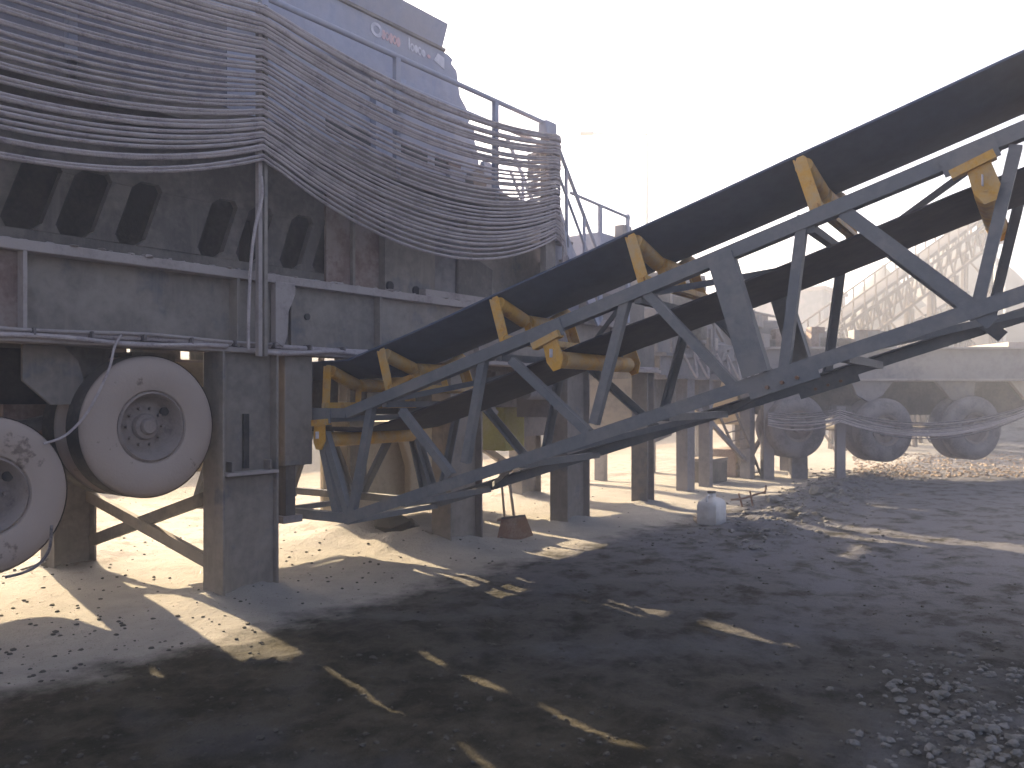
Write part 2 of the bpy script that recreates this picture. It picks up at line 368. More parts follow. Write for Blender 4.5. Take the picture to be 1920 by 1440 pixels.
# bulk of the feeder behind the openings, with the same slits added for the sun streaks
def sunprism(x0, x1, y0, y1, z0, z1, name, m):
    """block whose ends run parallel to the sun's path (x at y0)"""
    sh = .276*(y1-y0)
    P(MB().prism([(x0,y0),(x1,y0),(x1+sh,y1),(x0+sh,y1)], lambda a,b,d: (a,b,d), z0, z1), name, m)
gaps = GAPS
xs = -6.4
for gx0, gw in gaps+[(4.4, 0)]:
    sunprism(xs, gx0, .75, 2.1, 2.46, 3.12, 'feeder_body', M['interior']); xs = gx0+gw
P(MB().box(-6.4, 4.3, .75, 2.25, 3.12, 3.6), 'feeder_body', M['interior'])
# plain panels to the right of the ribs
P(MB().box(1.0, XY(712,.28), .24, .27, 2.546, 3.55), 'side_panel', M['brown'])
P(MB().box(1.28, 1.31, .2, .24, 2.55, 3.5), 'stiffener', M['steel'])
xa, xb = XY(716,.2), XY(810,.2)
P(MB().box(xa, xb, .16, .24, 2.546, 3.6), 'side_panel', M['steel'])
for px, py in ((731,536),(780,545)):
    c = pY(px, py, .15); P(MB().tube((c.x,.14,c.z),(c.x,.162,c.z),.045,16), 'bolt_hole', M['interior'])
P(MB().box(xb, 4.62, .42, .5, 2.546, 3.75), 'side_panel', M['steel'])
c = pY(842, 500, .3); P(MB().lathe([(.0,-.02),(.36,-.02),(.42,.02),(.42,.2)], (c.x,.28,c.z+.03), (0,1,0), 36), 'flywheel_guard', M['plant2'])
c = pY(880, 520, .3); P(MB().prism([(c.x-.28,c.z-.22),(c.x+.30,c.z-.30),(c.x+.33,c.z+.12),(c.x+.05,c.z+.2),(c.x-.28,c.z+.16)], XZ(.22), 0, .2), 'motor_cover', M['steel2'], bevel=.02)
P(MB().box(2.1, 4.6, .05, .42, 2.546, 2.62), 'walkway_plate', M['flange'])
P(MB().box(4.62, 6.9, .4, 2.2, 2.546, 3.25), 'crusher_body', M['plant2'], bevel=.03)
P(MB().box(4.5, 6.9, .2, .38, 2.546, 2.95), 'side_panel', M['steel'])
P(MB().box(5.7, 6.95, .5, 2.1, 2.546, 3.0), 'discharge_box', M['plant2'], bevel=.03)

# hopper above
hy = .8; hx1 = 3.2
P(MB().box(.36, hx1, hy, hy+.03, 3.55, 5.50), 'hopper_plate', M['hopper'])
P(MB().box(X0, .35, hy+.002, hy+.03, 3.55, 5.50), 'hopper_plate', M['mauve'])
P(MB().prism([(hy,5.50),(hy-.10,5.78),(hy-.07,5.78),(hy+.03,5.50)], lambda a,b,d: (d,a,b), X0, hx1-.02), 'hopper_lip', M['hopper'])
P(MB().prism([(hy-.002,5.495),(hy-.03,5.50),(hy-.03,5.53),(hy-.002,5.53)], lambda a,b,d: (d,a,b), X0, hx1+.02), 'lip_flange', M['steel'])
P(MB().box(X0, hx1, 2.3, 2.33, 3.55, 5.7), 'hopper_plate', M['hopper'])
for px in (700,):
    x = XY(px, hy); P(MB().box(x-.05, x+.05, hy-.09, hy-.002, 3.6, 5.46 if px > 800 else 4.9), 'hopper_rib', M['hopper'])
P(MB().box(X0, hx1, hy-.12, hy-.002, 4.86, 4.93), 'hopper_rib', M['hopper'])
for z in (4.22, 3.9):
    for (a, b) in ((610,700),(740,800),(815,850)):
        P(MB().box(XY(a,hy), XY(b,hy), hy-.014, hy-.002, z-.07, z+.06), 'vent', M['interior'])
# ragged discharge end of the hopper
prof = [(3.17,5.52),(3.33,5.50),(3.40,5.47),(3.37,5.42),(3.47,5.36),(3.50,5.2),(3.53,5.08),(3.63,4.99),(3.72,4.88),(3.68,4.80),(3.79,4.78),(3.80,4.62),(3.84,4.53),(3.88,4.36),(4.05,4.30),(4.26,4.22),(4.32,4.13),(4.44,4.10),(4.46,3.98),(4.54,3.90),(4.50,3.82),(4.42,3.78),(4.6,3.72),(4.9,3.66),(4.9,3.5),(3.17,3.5)]
P(MB().prism(prof, XZ(hy+.02), 0, 1.3), 'discharge_end', M['hopper'])
for i in range(9):
    x = 3.2+random.random()*1.1; z = 3.6+random.random()*.9
    if z > 5.3-(x-3.2)*1.1: continue
    P(MB().box(x, x+random.uniform(.1,.3), hy-.05, hy+.019, z, z+random.uniform(.06,.22)), 'bracket', random.choice([M['hopper'],M['steel2'],M['brown']]), bevel=.008)
P(MB().tube((3.75,hy-.1,4.12),(3.75,hy+.02,4.12),.13,20), 'guard_disc', M['steel'])
# worn lettering on the hopper: an oval ring and broken letter shapes, unreadable as in the photograph
def lett(px, py, dx, dz, m, ring=False, n=18):
    c = pY(px, py, hy-.006)
    prof = [(c.x+dx*math.cos(2*math.pi*i/n), c.z+dz*math.sin(2*math.pi*i/n)) for i in range(n)]
    if ring:
        mb = MB(); vs = []
        for y in (hy-.008, hy-.001):
            for k_ in (1, .55): vs += [(c.x+(a-c.x)*k_, y, c.z+(b-c.z)*k_) for a, b in prof]
        fs = [(i, (i+1) % n, n+(i+1) % n, n+i) for i in range(n)]+[(i, 2*n+i, 2*n+(i+1) % n, (i+1) % n) for i in range(n)]+[(n+i, n+(i+1) % n, 3*n+(i+1) % n, 3*n+i) for i in range(n)]
        P(mb.add(vs, fs), 'emblem', m)
    else: P(MB().prism(prof, XZ(hy-.008), 0, .006), 'letter', m)
lett(706, 56, .085, .075, M['letter'], True)
for i, (px, py, s_) in enumerate([(719,65,1),(726,68,.9),(733,72,1.1),(740,75,.95),(747,79,1)]): lett(px, py, .030, .052*s_, M['letter_pink'], i in (1, 3), 10)
lett(767, 82, .012, .07, M['letter'])
for i, (px, py, s_) in enumerate([(773,89,1),(780,92,.95),(787,96,1.05),(794,100,.9)]): lett(px, py, .032, .046*s_, M['letter'], i in (0, 2), 10)
lett(804, 106, .03, .02, M['letter_pink'])
c = pY(823, 114, hy-.006); P(MB().prism([(c.x-.09,c.z-.02),(c.x+.09,c.z-.07),(c.x+.09,c.z+.06),(c.x-.02,c.z+.08)], XZ(hy-.008), 0, .006), 'letter', M['letter'])

# walkway, handrail, rack posts
RY = -.06
P(MB().box(X0, 4.2, RY, hy-.15, 3.62, 3.66), 'walkway', M['steel2'])
P(MB().box(X0, 4.2, RY-.02, RY, 3.56, 3.74), 'toe_board', M['steel'])
P(MB().tube((X0,RY,4.72),(4.1,RY,4.72),.026,10), 'handrail', M['hopper'])
P(MB().tube((X0,RY,4.47),(4.1,RY,4.47),.022,10), 'handrail', M['hopper'])
for x in (-4.4,-2.9,-1.4,.10,1.59,3.08): P(MB().box(x-.03, x+.03, RY-.02, RY+.03, 3.6, 4.71), 'rail_post', M['hopper'])
rackx = (.05, 4.07)
P(MB().box(.0, .035, RY-.07, RY-.03, 1.87, 4.62), 'rack_post', M['flange'])
P(MB().box(.055, .085, RY-.07, RY-.03, 1.87, 4.62), 'rack_post', M['steel'])
P(MB().prism([(4.20,4.55),(4.30,4.42),(5.06,3.10),(5.0,2.56),(4.20,2.56)], XZ(.12), 0, .02), 'stair_side_plate', M['hopper'])
P(MB().box(3.95, 4.15, RY-.05, RY+.03, 2.56, 4.66), 'rack_post', M['steel'], bevel=.006)
P(MB().box(3.94, 4.16, RY-.07, RY+.06, 4.55, 4.74), 'post_cap', M['hopper'], bevel=.02)
P(MB().box(-4.05, -3.95, RY-.07, RY-.03, 1.87, 4.7), 'rack_post', M['steel'])
for i in range(32):
    z = 3.39+i*(1.18/31); P(MB().box(3.955, 4.2, RY-.085, RY-.051, z-.004, z+.008), 'cable_clip', M['cable'])
# steep stair going down beyond the right post
for y in (RY-.02, RY+.62):
    P(MB().bar((4.12,y,3.72),(5.2,y,2.5),.03,.16,(0,1,0)), 'stair_stringer', M['hopper'])
    P(MB().tube((4.10,y,4.68),(5.16,y,3.36),.024,8), 'stair_rail', M['hopper'])
    P(MB().tube((4.16,y,4.30),(5.10,y,3.08),.018,8), 'stair_rail', M['hopper'])
    for f in (.3, .68, 1): P(MB().bar((4.12+1.06*f,y,3.7-1.2*f),(4.10+1.06*f,y,4.66-1.31*f),.03,.03,(0,1,0)), 'rail_post', M['hopper'])
for i in range(6):
    f = (i+.5)/6; P(MB().box(4.12+1.06*f, 4.34+1.06*f, RY, RY+.6, 3.70-1.2*f, 3.73-1.2*f), 'stair_tread', M['steel'])
P(MB().tube((4.55,RY,4.02),(6.0,RY,3.96),.020,8), 'handrail', M['hopper'])
for x in (5.24, 5.95): P(MB().box(x-.025, x+.025, RY-.02, RY+.02, 2.55, 4.0), 'rail_post', M['hopper'])
P(MB().box(5.5, 6.05, .1, .6, 3.1, 3.72), 'junction_box', M['hopper'], bevel=.02)
P(MB().box(5.86, 6.1, -.05, .1, 3.1, 3.86), 'junction_box', M['plant2'], bevel=.02)

# legs
def hleg(x, y, s_=1.0, top=1.9, name='leg', m=None, w_=.26, sgn=1):
    m = m or M['steel']; g = gz(x, y)-.06
    mb = MB().box(x-w_, x-w_+.022, y-.02, y+.24, g, top).box(x+w_-.022, x+w_, y-.02, y+.24, g, top).box(x-w_+.022, x+w_-.022, y+.06, y+.085, g, top)
    return P(mb, name, m, bevel=.004)
L0 = hleg(.017, .0)
for a, b, n_, mm in (((-.22,.26),(.94,.965),'ledge','flange'),):
    sub(MB().box(-.22, .256, -.05, .058, .945, .97), 'ledge', M['flange'], L0, (0,0,0))
sub(MB().box(-.015, .03, .03, .058, .99, 1.42), 'slot', M['interior'], L0, (0,0,0))
for gx_ in (-.16, .19): sub(MB().box(gx_, gx_+.02, -.02, .058, .972, 1.05), 'gusset', M['steel'], L0, (0,0,0))
sub(MB().box(-.218, .252, .02, .058, .0, .93), 'inner_leg', M['steel'], L0, (0,0,0))
P(MB().box(.40, .69, .06, .25, .98, 1.898), 'jack_box', M['steel'], bevel=.008)
P(MB().box(.44, .54, .10, .25, .55, .98), 'jack_foot', M['steel2'])
P(MB().box(.40, .60, .08, .25, .50, .56), 'jack_foot', M['flange'])
for x in (2.71, 4.88): hleg(x, .05)
hleg(6.88, .1, w_=.11); hleg(3.12, 2.2); hleg(4.88, 2.2); hleg(6.88, 2.2)
hleg(XY(140,2.2), 2.2, w_=(XY(180,2.2)-XY(100,2.2))/2, m=M['steel2']); hleg(-3.9, 2.2, m=M['steel2'])
# knee plates and cross braces between near and far legs
xf = XY(172, 2.2)
P(MB().bar((xf, 2.28, .64),(-.05, .2, .16), .05, .10, (1,0,0)), 'cross_brace', M['steel'])
P(MB().bar((xf, 2.2, .22),(-.02, .2, .82), .05, .10, (1,0,0)), 'cross_brace', M['steel2'])
P(MB().bar((2.75, 2.25, 1.3),(4.85, 2.25, .35), .09, .13, (0,1,0)), 'cross_brace', M['beige'])
P(MB().bar((4.9, 2.25, 1.2),(6.8, 2.25, .3), .07, .10, (0,1,0)), 'cross_brace', M['steel'])
P(MB().bar((2.75, .2, 1.85),(3.4, .2, 1.35), .06, .1, (0,1,0)), 'cross_brace', M['steel'])
# wheels
def wheel(x, y, z, R, out=-1, name='wheel'):
    """rim mesh with tyre and hub as sub-parts; outer face at y, axis along Y, out = side the dish faces"""
    o = -out; W = .29
    rim = MB().lathe([(R*.50,.035*o),(R*.47,.02*o),(R*.44,.05*o),(R*.42,.13*o),(R*.36,.155*o),(R*.30,.15*o),(R*.2,.135*o),(0,.135*o)], (0,0,0), (0,1,0), 48)
    rim.lathe([(R*.50,W*o),(R*.45,(W-.02)*o),(R*.40,(W-.1)*o),(0,(W-.1)*o)], (0,0,0), (0,1,0), 32)
    ro = rim.build(name, M['rim'], CR, smooth=50); ro.location = (x, y, z)
    prof = [(R*.49,.05),(R*.52,.022),(R*.60,.008),(R*.72,.0),(R*.84,.006),(R*.93,.022),(R*.975,.045),(R,.07),(R,W-.07),(R*.97,W-.04),(R*.9,W-.02),(R*.7,W),(R*.52,W-.02),(R*.49,W-.05)]
    ty = MB().lathe([(r, q*o) for r, q in prof], (0,0,0), (0,1,0), 64)
    for i in range(0):
        a = 2*math.pi*i/44
        for k_ in (0, 1):
            y0 = .05+.11*k_; a0 = a+k_*math.pi/44
            p = Vector((math.cos(a0)*(R+.004), (y0)*o, math.sin(a0)*(R+.004))); q_ = Vector((math.cos(a0+.03)*(R+.004), (y0+.09)*o, math.sin(a0+.03)*(R+.004)))
            ty.bar(p, q_, .016, .04, Vector((math.cos(a0),0,math.sin(a0))))
    t = ty.build('tyre', M['tyre'], ro, smooth=35)
    MB().lathe([(R+.003,.06*o),(R+.004,(W-.06)*o)], (0,0,0), (0,1,0), 64).build('tread', M['rubber'], ro)
    hb = MB().lathe([(0,.055*o),(.045,.055*o),(.055,.065*o),(.058,.09*o),(.085,.095*o),(.095,.11*o),(.095,.135*o)], (0,0,0), (0,1,0), 24)
    for i in range(10):
        a = 2*math.pi*i/10; hb.tube((math.cos(a)*.135,.11*o,math.sin(a)*.135),(math.cos(a)*.135,.14*o,math.sin(a)*.135),.012,6)
    hb.build('hub', M['rim'], ro)
    hl = MB()
    for i in range(1):
        a = math.radians(35); hl.tube((math.cos(a)*.185,.118*o,math.sin(a)*.185),(math.cos(a)*.185,.136*o,math.sin(a)*.185),.032,14)
    hl.build('hand_hole', M['interior'], ro)
    return ro
W1 = wheel(-.80, -.02, 1.34, .505); W2 = wheel(-1.87, -.02, .945, .49)
def cp_wheel(src, x, y, z, rz=0):
    c = src.copy(); COL.objects.link(c); c.location = (x, y, z); c.rotation_euler = (0, rz*.31, rz*math.pi if rz else 0); c.parent = CR
    for ch in children(src):
        d = ch.copy(); COL.objects.link(d); d.parent = c
cp_wheel(W1, -.80, .32, 1.34); cp_wheel(W2, -1.87, .32, .945); cp_wheel(W2, -2.95, -.02, .90)
cp_wheel(W1, -.98, 2.5, 1.34, 1); cp_wheel(W2, -1.87, 2.5, .945, 1); cp_wheel(W2, -2.95, 2.5, .90, 1)
for x, z in ((-.8,1.34),(-1.87,.945),(-2.95,.9)):
    P(MB().tube((x,.1,z),(x,2.38,z),.07,14), 'axle', M['steel2']); P(MB().box(x-.12, x+.12, .66, .74, z-.05, z+.12), 'spring_seat', M['steel2'])
for y in (.66, 1.75):
    P(MB().bar((-3.3,y,1.15),(-1.35,y,1.35),.1,.09,(0,1,0)).bar((-1.35,y,1.35),(-.3,y,1.6),.1,.09,(0,1,0)), 'leaf_spring', M['steel2'])
hx = XY(95, .25)
P(MB().prism([(hx-.20,1.898),(hx+.06,1.898),(hx+.16,1.80),(hx+.25,1.50),(hx-.02,1.50),(hx-.20,1.66)], XZ(.2), 0, .03), 'hanger', M['steel'], bevel=.004)
P(MB().prism([(hx+.1,1.898),(hx+.45,1.898),(hx+.40,1.75),(hx+.2,1.66)], XZ(.3), 0, .03), 'hanger', M['steel2'])
P(MB().box(-3.4, -.2, .8, 1.7, 1.5, 1.9), 'underframe', M['interior'])  # dark box added to darken the space between the beams
P(MB().box(-.62, -.26, .6, 1.2, 1.2, 1.9), 'underframe', M['steel2'])
P(MB().box(-.8, .02, 1.86, 1.9, 1.55, 1.9), 'underframe', M['steel2'])
P(MB().box(-1.5, -1.2, .7, .9, 1.0, 1.5), 'brake_chamber', M['brown'])
# loose hoses about the wheels
def pth(pts, Y): return [pY(a, b, Y) for a, b in pts]
def smooth_path(pts, n=8):
    pts = [Vector(p) for p in pts]; out = []
    for i in range(len(pts)-1):
        p0 = pts[max(i-1,0)]; p1 = pts[i]; p2 = pts[i+1]; p3 = pts[min(i+2,len(pts)-1)]
        for k_ in range(n):
            t_ = k_/n; out.append(.5*((2*p1)+(p2-p0)*t_+(2*p0-5*p1+4*p2-p3)*t_*t_+(3*p1-p0-3*p2+p3)*t_**3))
    return out+[pts[-1]]
P(MB().path(smooth_path(pth([(228,628),(215,650),(205,690),(180,745),(155,785),(120,818),(82,832)], -.05)), .009, 6), 'air_hose', M['cable'])
P(MB().path(smooth_path(pth([(490,330),(491,370),(478,430),(470,500),(466,600),(466,655)], -.13)), .013, 6), 'hose', M['cable'])
P(MB().path(smooth_path([pG(95,980),pG(92,1040,.1),pG(70,1063,.0)+V(0,0,.03),pG(40,1068,.03)]), .011, 6), 'hose', M['cable2'])
P(MB().path(smooth_path(pth([(10,1082),(40,1075),(70,1060),(92,1030),(97,985)], -.3)), .010, 6), 'air_hose', M['cable2'])
# things hung beneath the deck, beyond the conveyor
P(MB().box(.30, 2.14, 2.02, 2.26, .8, 1.9), 'under_box', M['beige'])  # skirt box added to block low sun and shade the ground before it
P(MB().box(2.66, 2.92, 1.75, 1.8, .35, 1.9), 'panel', M['steel2'])  # added sun blocker, narrows the lit strip on the ground
yb = 1.95
zc = lambda px, py: pY(px, py, yb).z
P(MB().box(XY(606,yb), XY(652,yb), yb, yb+.05, zc(630,958), 1.5), 'panel', M['beige'])
P(MB().box(XY(656,yb), XY(822,yb), yb+.06, yb+.4, zc(740,962), zc(740,790)), 'tank', M['beige'], bevel=.03)
P(MB().prism([(XY(745,1.8),zc(750,800)),(XY(765,1.8),zc(770,800)),(XY(818,1.8),zc(815,850)),(XY(818,1.8),zc(815,905)),(XY(765,1.8),zc(770,925)),(XY(765,1.8),zc(770,870))], XZ(1.75), 0, .12), 'chute', M['beige'], bevel=.02)
P(MB().box(1.4, 1.9, 1.1, 1.9, 1.35, 1.89), 'under_box', M['steel2'])

gx_ = pY(960, 820, 1.1)
P(MB().box(gx_.x-.22, gx_.x+.22, 1.05, 1.5, .85, 1.42), 'oil_tank', M['green'], bevel=.02)
P(MB().box(2.95, 4.6, 1.2, 2.0, 1.45, 1.9), 'under_box', M['steel2'])
P(MB().box(3.05, 3.4, 1.0, 1.2, 1.42, 1.5), 'pipe_bracket', M['brown'])
P(MB().box(4.95, 6.6, 1.4, 2.2, 1.0, 1.9), 'under_box', M['plant2'])
P(MB().tube((4.1,.3,1.62),(5.4,.3,1.62),.10,16), 'air_tank', M['plant2'])
P(MB().box(4.62, 5.1, .3, .8, 1.3, 1.9), 'under_box', M['plant2'])

# ------------------------------------------------------------------ cables slung in a curtain
NC = 35
for i in range(NC):
    u = i/(NC-1); z0 = 4.57-1.18*u+.007*math.sin(i*2.4)+.004*math.sin(i*5.3)
    thick = i in (1, 3); r = .022 if thick else random.choice((.0115, .013, .0145, .016))
    if i in (0, 9, 26): r = .0175
    wob = .25*math.sin(i*.9)+.35*math.sin(i*2.3+1)+.2*math.sin(i*5.1)
    sr = .20+.25*u**1.15+.008*math.sin(i*.42)+(0, -.010, .008, 0, .012)[i % 5]
    sl_ = .16+.27*u**1.25+(0, .016, -.004, .010, -.008, .004)[i % 6]*(.4+u)
    pts = []; y0 = RY-.096; sk = 0
    for k_ in range(25):
        t_ = k_/24; x = -4.05+4.07*t_
        pts.append((x, y0-.05*math.sin(math.pi*t_), z0+.012-4*sl_*t_*(1-t_)*(1+sk*(t_-.5))+random.uniform(-.0006,.0006)))
    for k_ in range(1, 31):
        t_ = k_/30; x = .05+4.0*t_
        pts.append((x, y0-.02-.04*math.sin(math.pi*t_), z0-.012*0-4*sr*t_*(1-t_)*(1-sk*4*(t_-.5))+random.uniform(-.0006,.0006)))
    zr = pts[-1][2]; yy = y0-.02
    if u < .76: pts += [(4.13, yy, zr), (4.19, yy+.03, zr-.004), (4.205, yy+.14, zr-.01), (4.20, yy+.5, zr-.03)]
    else:
        e = (u-.76)/.24; pts += [(4.14, yy, zr-.02), (4.19+.06*e, yy-.01*i/32, zr-.10), (4.22+.08*e, yy, zr-.35), (4.24+.1*e, yy+.05, 2.57)]
    o = MB().path(pts, r, 6).build('cable', M['cable'], smooth=60)
    lab = 'pale dust-caked cable in the sagging curtain slung along the crusher side'
    if i == 0: lab = 'topmost dust-caked cable of the curtain slung along the crusher'
    elif i == 1: lab = 'thick upper cable, second from the top of the slung cable curtain'
    elif i == 3: lab = 'thick cable fourth from the top of the slung cable curtain'
    elif i == NC-1: lab = 'lowest sagging cable along the bottom edge of the cable curtain'
    elif i == NC-2: lab = 'second lowest sagging cable of the slung cable curtain'
    else:
        w10 = ['','first','second','third','fourth','fifth','sixth','seventh','eighth','ninth','tenth','eleventh','twelfth','thirteenth','fourteenth','fifteenth','sixteenth','seventeenth','eighteenth','nineteenth']
        lab = '%s pale cable counting %s in the slung cable curtain' % ((w10[i+1], 'down from the top') if i < 16 else (w10[NC-i], 'up from the bottom'))
    tag(o, lab, 'cable', 'pale dusty cables slung along the crusher side')

# ------------------------------------------------------------------ CONVEYOR
N0 = CAM + RGT*1.473 + FWD*5.355; N0 = Vector((N0.x, N0.y, 2.507))
AV = RGT*.848 + FWD*(-.53); SV = RGT*.53 + FWD*.848; AV.normalize(); SV.normalize()
SL = .322; TK = -3.38; TE = 4.6; TT = -5.4
NRM = (AV*(-SL)+UPV).normalized()
def cz(t): return N0.z + SL*max(t, TK)
def cp(t, w_, h=0.0):
    p = N0 + AV*t + SV*w_; return Vector((p.x, p.y, cz(t)+h))
def cn(t, w_, k_): return cp(t, w_) + (NRM if t > TK else UPV)*k_
def onc(px, py, w_=0.0):
    r = ray(px, py); o = N0+SV*w_; d = (o-CAM).dot(SV)/r.dot(SV); return CAM+r*d
CW = 1.3; DH = .883
CV = thing('belt_conveyor', 'grey lattice-frame belt conveyor with yellow rollers rising from under the crusher to the upper right', 'conveyor', (cp(TT, CW/2).x, cp(TT, CW/2).y, 0))
C = Local(CV)
for w_, fl, zo in ((0, 1, 0), (CW, -1, .0007)):
    for h, up in ((0, -1), (-DH, 1)):
        nm = 'top_chord' if h == 0 else 'bottom_chord'
        C(MB().angle(cp(TK,w_,h), cp(TE,w_,h), .088, SV*fl, flip=up*fl), nm, M['truss'])
        C(MB().angle(cp(TT,w_,h), cp(TK,w_,h), .08, SV*fl, flip=up*fl), nm, M['truss'])
UN = [-2.934, -1.82, -.70, .43, 1.67, 2.8, 3.9]
# side lattices measured on the near face, repeated on the far face
near = [((903,667),(868,868)),((955,675),(1100,812)),((1170,562),(1110,795)),((1206,545),(1372,722)),((1504,402),(1468,690)),((1580,395),(1862,605)),
        ((1905,270),(1832,572)),((748,770),(842,892)),((694,748),(655,962)),((605,812),(648,965)),((1945,235),(2165,500))]
loc = []
for (a, b) in near:
    p, q_ = onc(*a), onc(*b)
    def tw(p):
        t = (p-N0).dot(AV); return t, p.z-cz(t)
    loc.append((tw(p), tw(q_)))
for w_, sgn in ((0, 1), (CW, -1)):
    for k_, ((t1, h1), (t2, h2)) in enumerate(loc):
        big = near[k_][0][0] == 1580
        C(MB().angle(cp(t1, w_+.012*sgn, h1), cp(t2, w_+.012*sgn, h2), .085 if big else .062, SV*sgn, flip=1), 'lattice_bar', M['truss'])
    # more bays outside the frame
    for i in range(2, 5):
        t0 = UN[i]+1.109*1.35
        if t0 > 2.4: C(MB().angle(cp(t0,w_+.012*sgn,0), cp(t0-.25,w_+.012*sgn,-DH), .062, SV*sgn), 'lattice_bar', M['truss'])
    for t0 in (3.3,):
        C(MB().angle(cp(t0,w_+.012*sgn,0), cp(t0+.8,w_+.012*sgn,-DH), .062, SV*sgn), 'lattice_bar', M['truss'])
    # tail bays
    for (a, ha, b, hb_) in ((-3.75,0,-3.5,-DH),(-3.8,0,-4.35,-DH),(-4.9,0,-4.45,-DH),(-4.95,0,-5.35,-DH)):
        C(MB().angle(cp(a,w_+.012*sgn,ha), cp(b,w_+.012*sgn,hb_), .062, SV*sgn), 'lattice_bar', M['truss'])
    # end frames of the two truss sections: broad splice plates
    for tt in (-.02,):
        p = onc(1350, 478); q_ = onc(1418, 702); tp, hp = tw(p); tq, hq = tw(q_)
        C(MB().bar(cp(tp, w_-.02*sgn, hp), cp(tq, w_-.02*sgn, hq), .014, .165, SV).bar(cp(tp+.07, w_+.03*sgn, hp), cp(tq+.07, w_+.03*sgn, hq), .09, .012, SV), 'splice_plate', M['truss'])
    p = onc(1440, 690); tp, hp = tw(p)
    for dx in (0, .09, .18): C(MB().tube(cp(tp+dx, w_-.035*sgn, -DH-.055), cp(tp+dx, w_+.02*sgn, -DH-.055), .012, 6), 'bolt', M['rust'])
    C(MB().bar(cp(tp-.12, w_, -DH-.05), cp(tp+.3, w_, -DH-.05), .012, .09, SV), 'fish_plate', M['truss'])
    for tn in ():  # gusset plates at joints
        C(MB().prism([(tn-.16,-.03),(tn+.18,-.03),(tn+.1,-.16),(tn-.08,-.14)], lambda a,b,d: cp(a, w_+d, b), .008 if sgn > 0 else -.016, .016 if sgn > 0 else -.008), 'gusset', M['truss'])
# cross bars and plan bracing
for i, t0 in enumerate([-5.3,-4.4,-3.4]+[u+.15 for u in UN]):
    C(MB().bar(cp(t0,.03,-DH-.03), cp(t0,CW-.03,-DH-.03), .05, .05, (0,0,1)), 'cross_bar', M['truss'])
    C(MB().bar(cp(t0-.2,.03,-.055), cp(t0-.2,CW-.03,-.055), .05, .05, (0,0,1)), 'cross_bar', M['truss'])
for i, u in enumerate(UN[:-1]):
    a, b = (.05, CW-.05) if i % 2 else (CW-.05, .05)
    C(MB().bar(cp(u+.2,a,-DH-.005), cp(u+1.2,b,-DH-.005), .045, .010, (0,0,1)), 'plan_brace', M['truss'])
    C(MB().bar(cp(u,b,-.035), cp(u+.95,a,-.035), .045, .010, (0,0,1)), 'plan_brace', M['truss'])
# belts
def belt_strip(prof, ts, hfun, th, jit=0):
    mb = MB(); n_ = len(prof); vs = []
    for t in ts:
        nn = NRM if t > TK else UPV
        for (w_, k_) in prof:
            vs.append(cp(t, w_)+nn*(k_+hfun(t, w_)))
        for (w_, k_) in reversed(prof): vs.append(cp(t, w_)+nn*(k_+hfun(t, w_)-th))
    m_ = 2*n_
    fs = [(i*m_+j, i*m_+(j+1) % m_, (i+1)*m_+(j+1) % m_, (i+1)*m_+j) for i in range(len(ts)-1) for j in range(m_)]
    fs += [tuple(range(m_-1,-1,-1)), tuple(range((len(ts)-1)*m_, len(ts)*m_))]
    return mb.add(vs, fs)
ts = [TT+.1+i*(TE-TT-.1)/90 for i in range(91)]
prof = [(.10,.438),(.22,.398),(.34,.358),(.44,.326),(.50,.314),(.65,.31),(.80,.314),(.86,.326),(.96,.358),(1.08,.398),(1.20,.438)]
def sagf(t, w_):
    ph = ((t-UN[0]) / 1.109) % 1; return -.003*math.sin(math.pi*ph)+(.02*math.exp(-((t-TK)/.5)**2))
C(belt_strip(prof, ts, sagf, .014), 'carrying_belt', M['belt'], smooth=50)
C(belt_strip([(.16,-.15),(.4,-.152),(.65,-.153),(.9,-.152),(1.14,-.15)], ts, lambda t, w_: -.02*math.sin(math.pi*(((t+3.67)/2.4) % 1)), .012), 'return_belt', M['belt2'], smooth=50)
# tail pulley
C(MB().tube(cp(TT+.08,.12,.05), cp(TT+.08,CW-.12,.05), .19, 24), 'tail_pulley', M['steel2'])
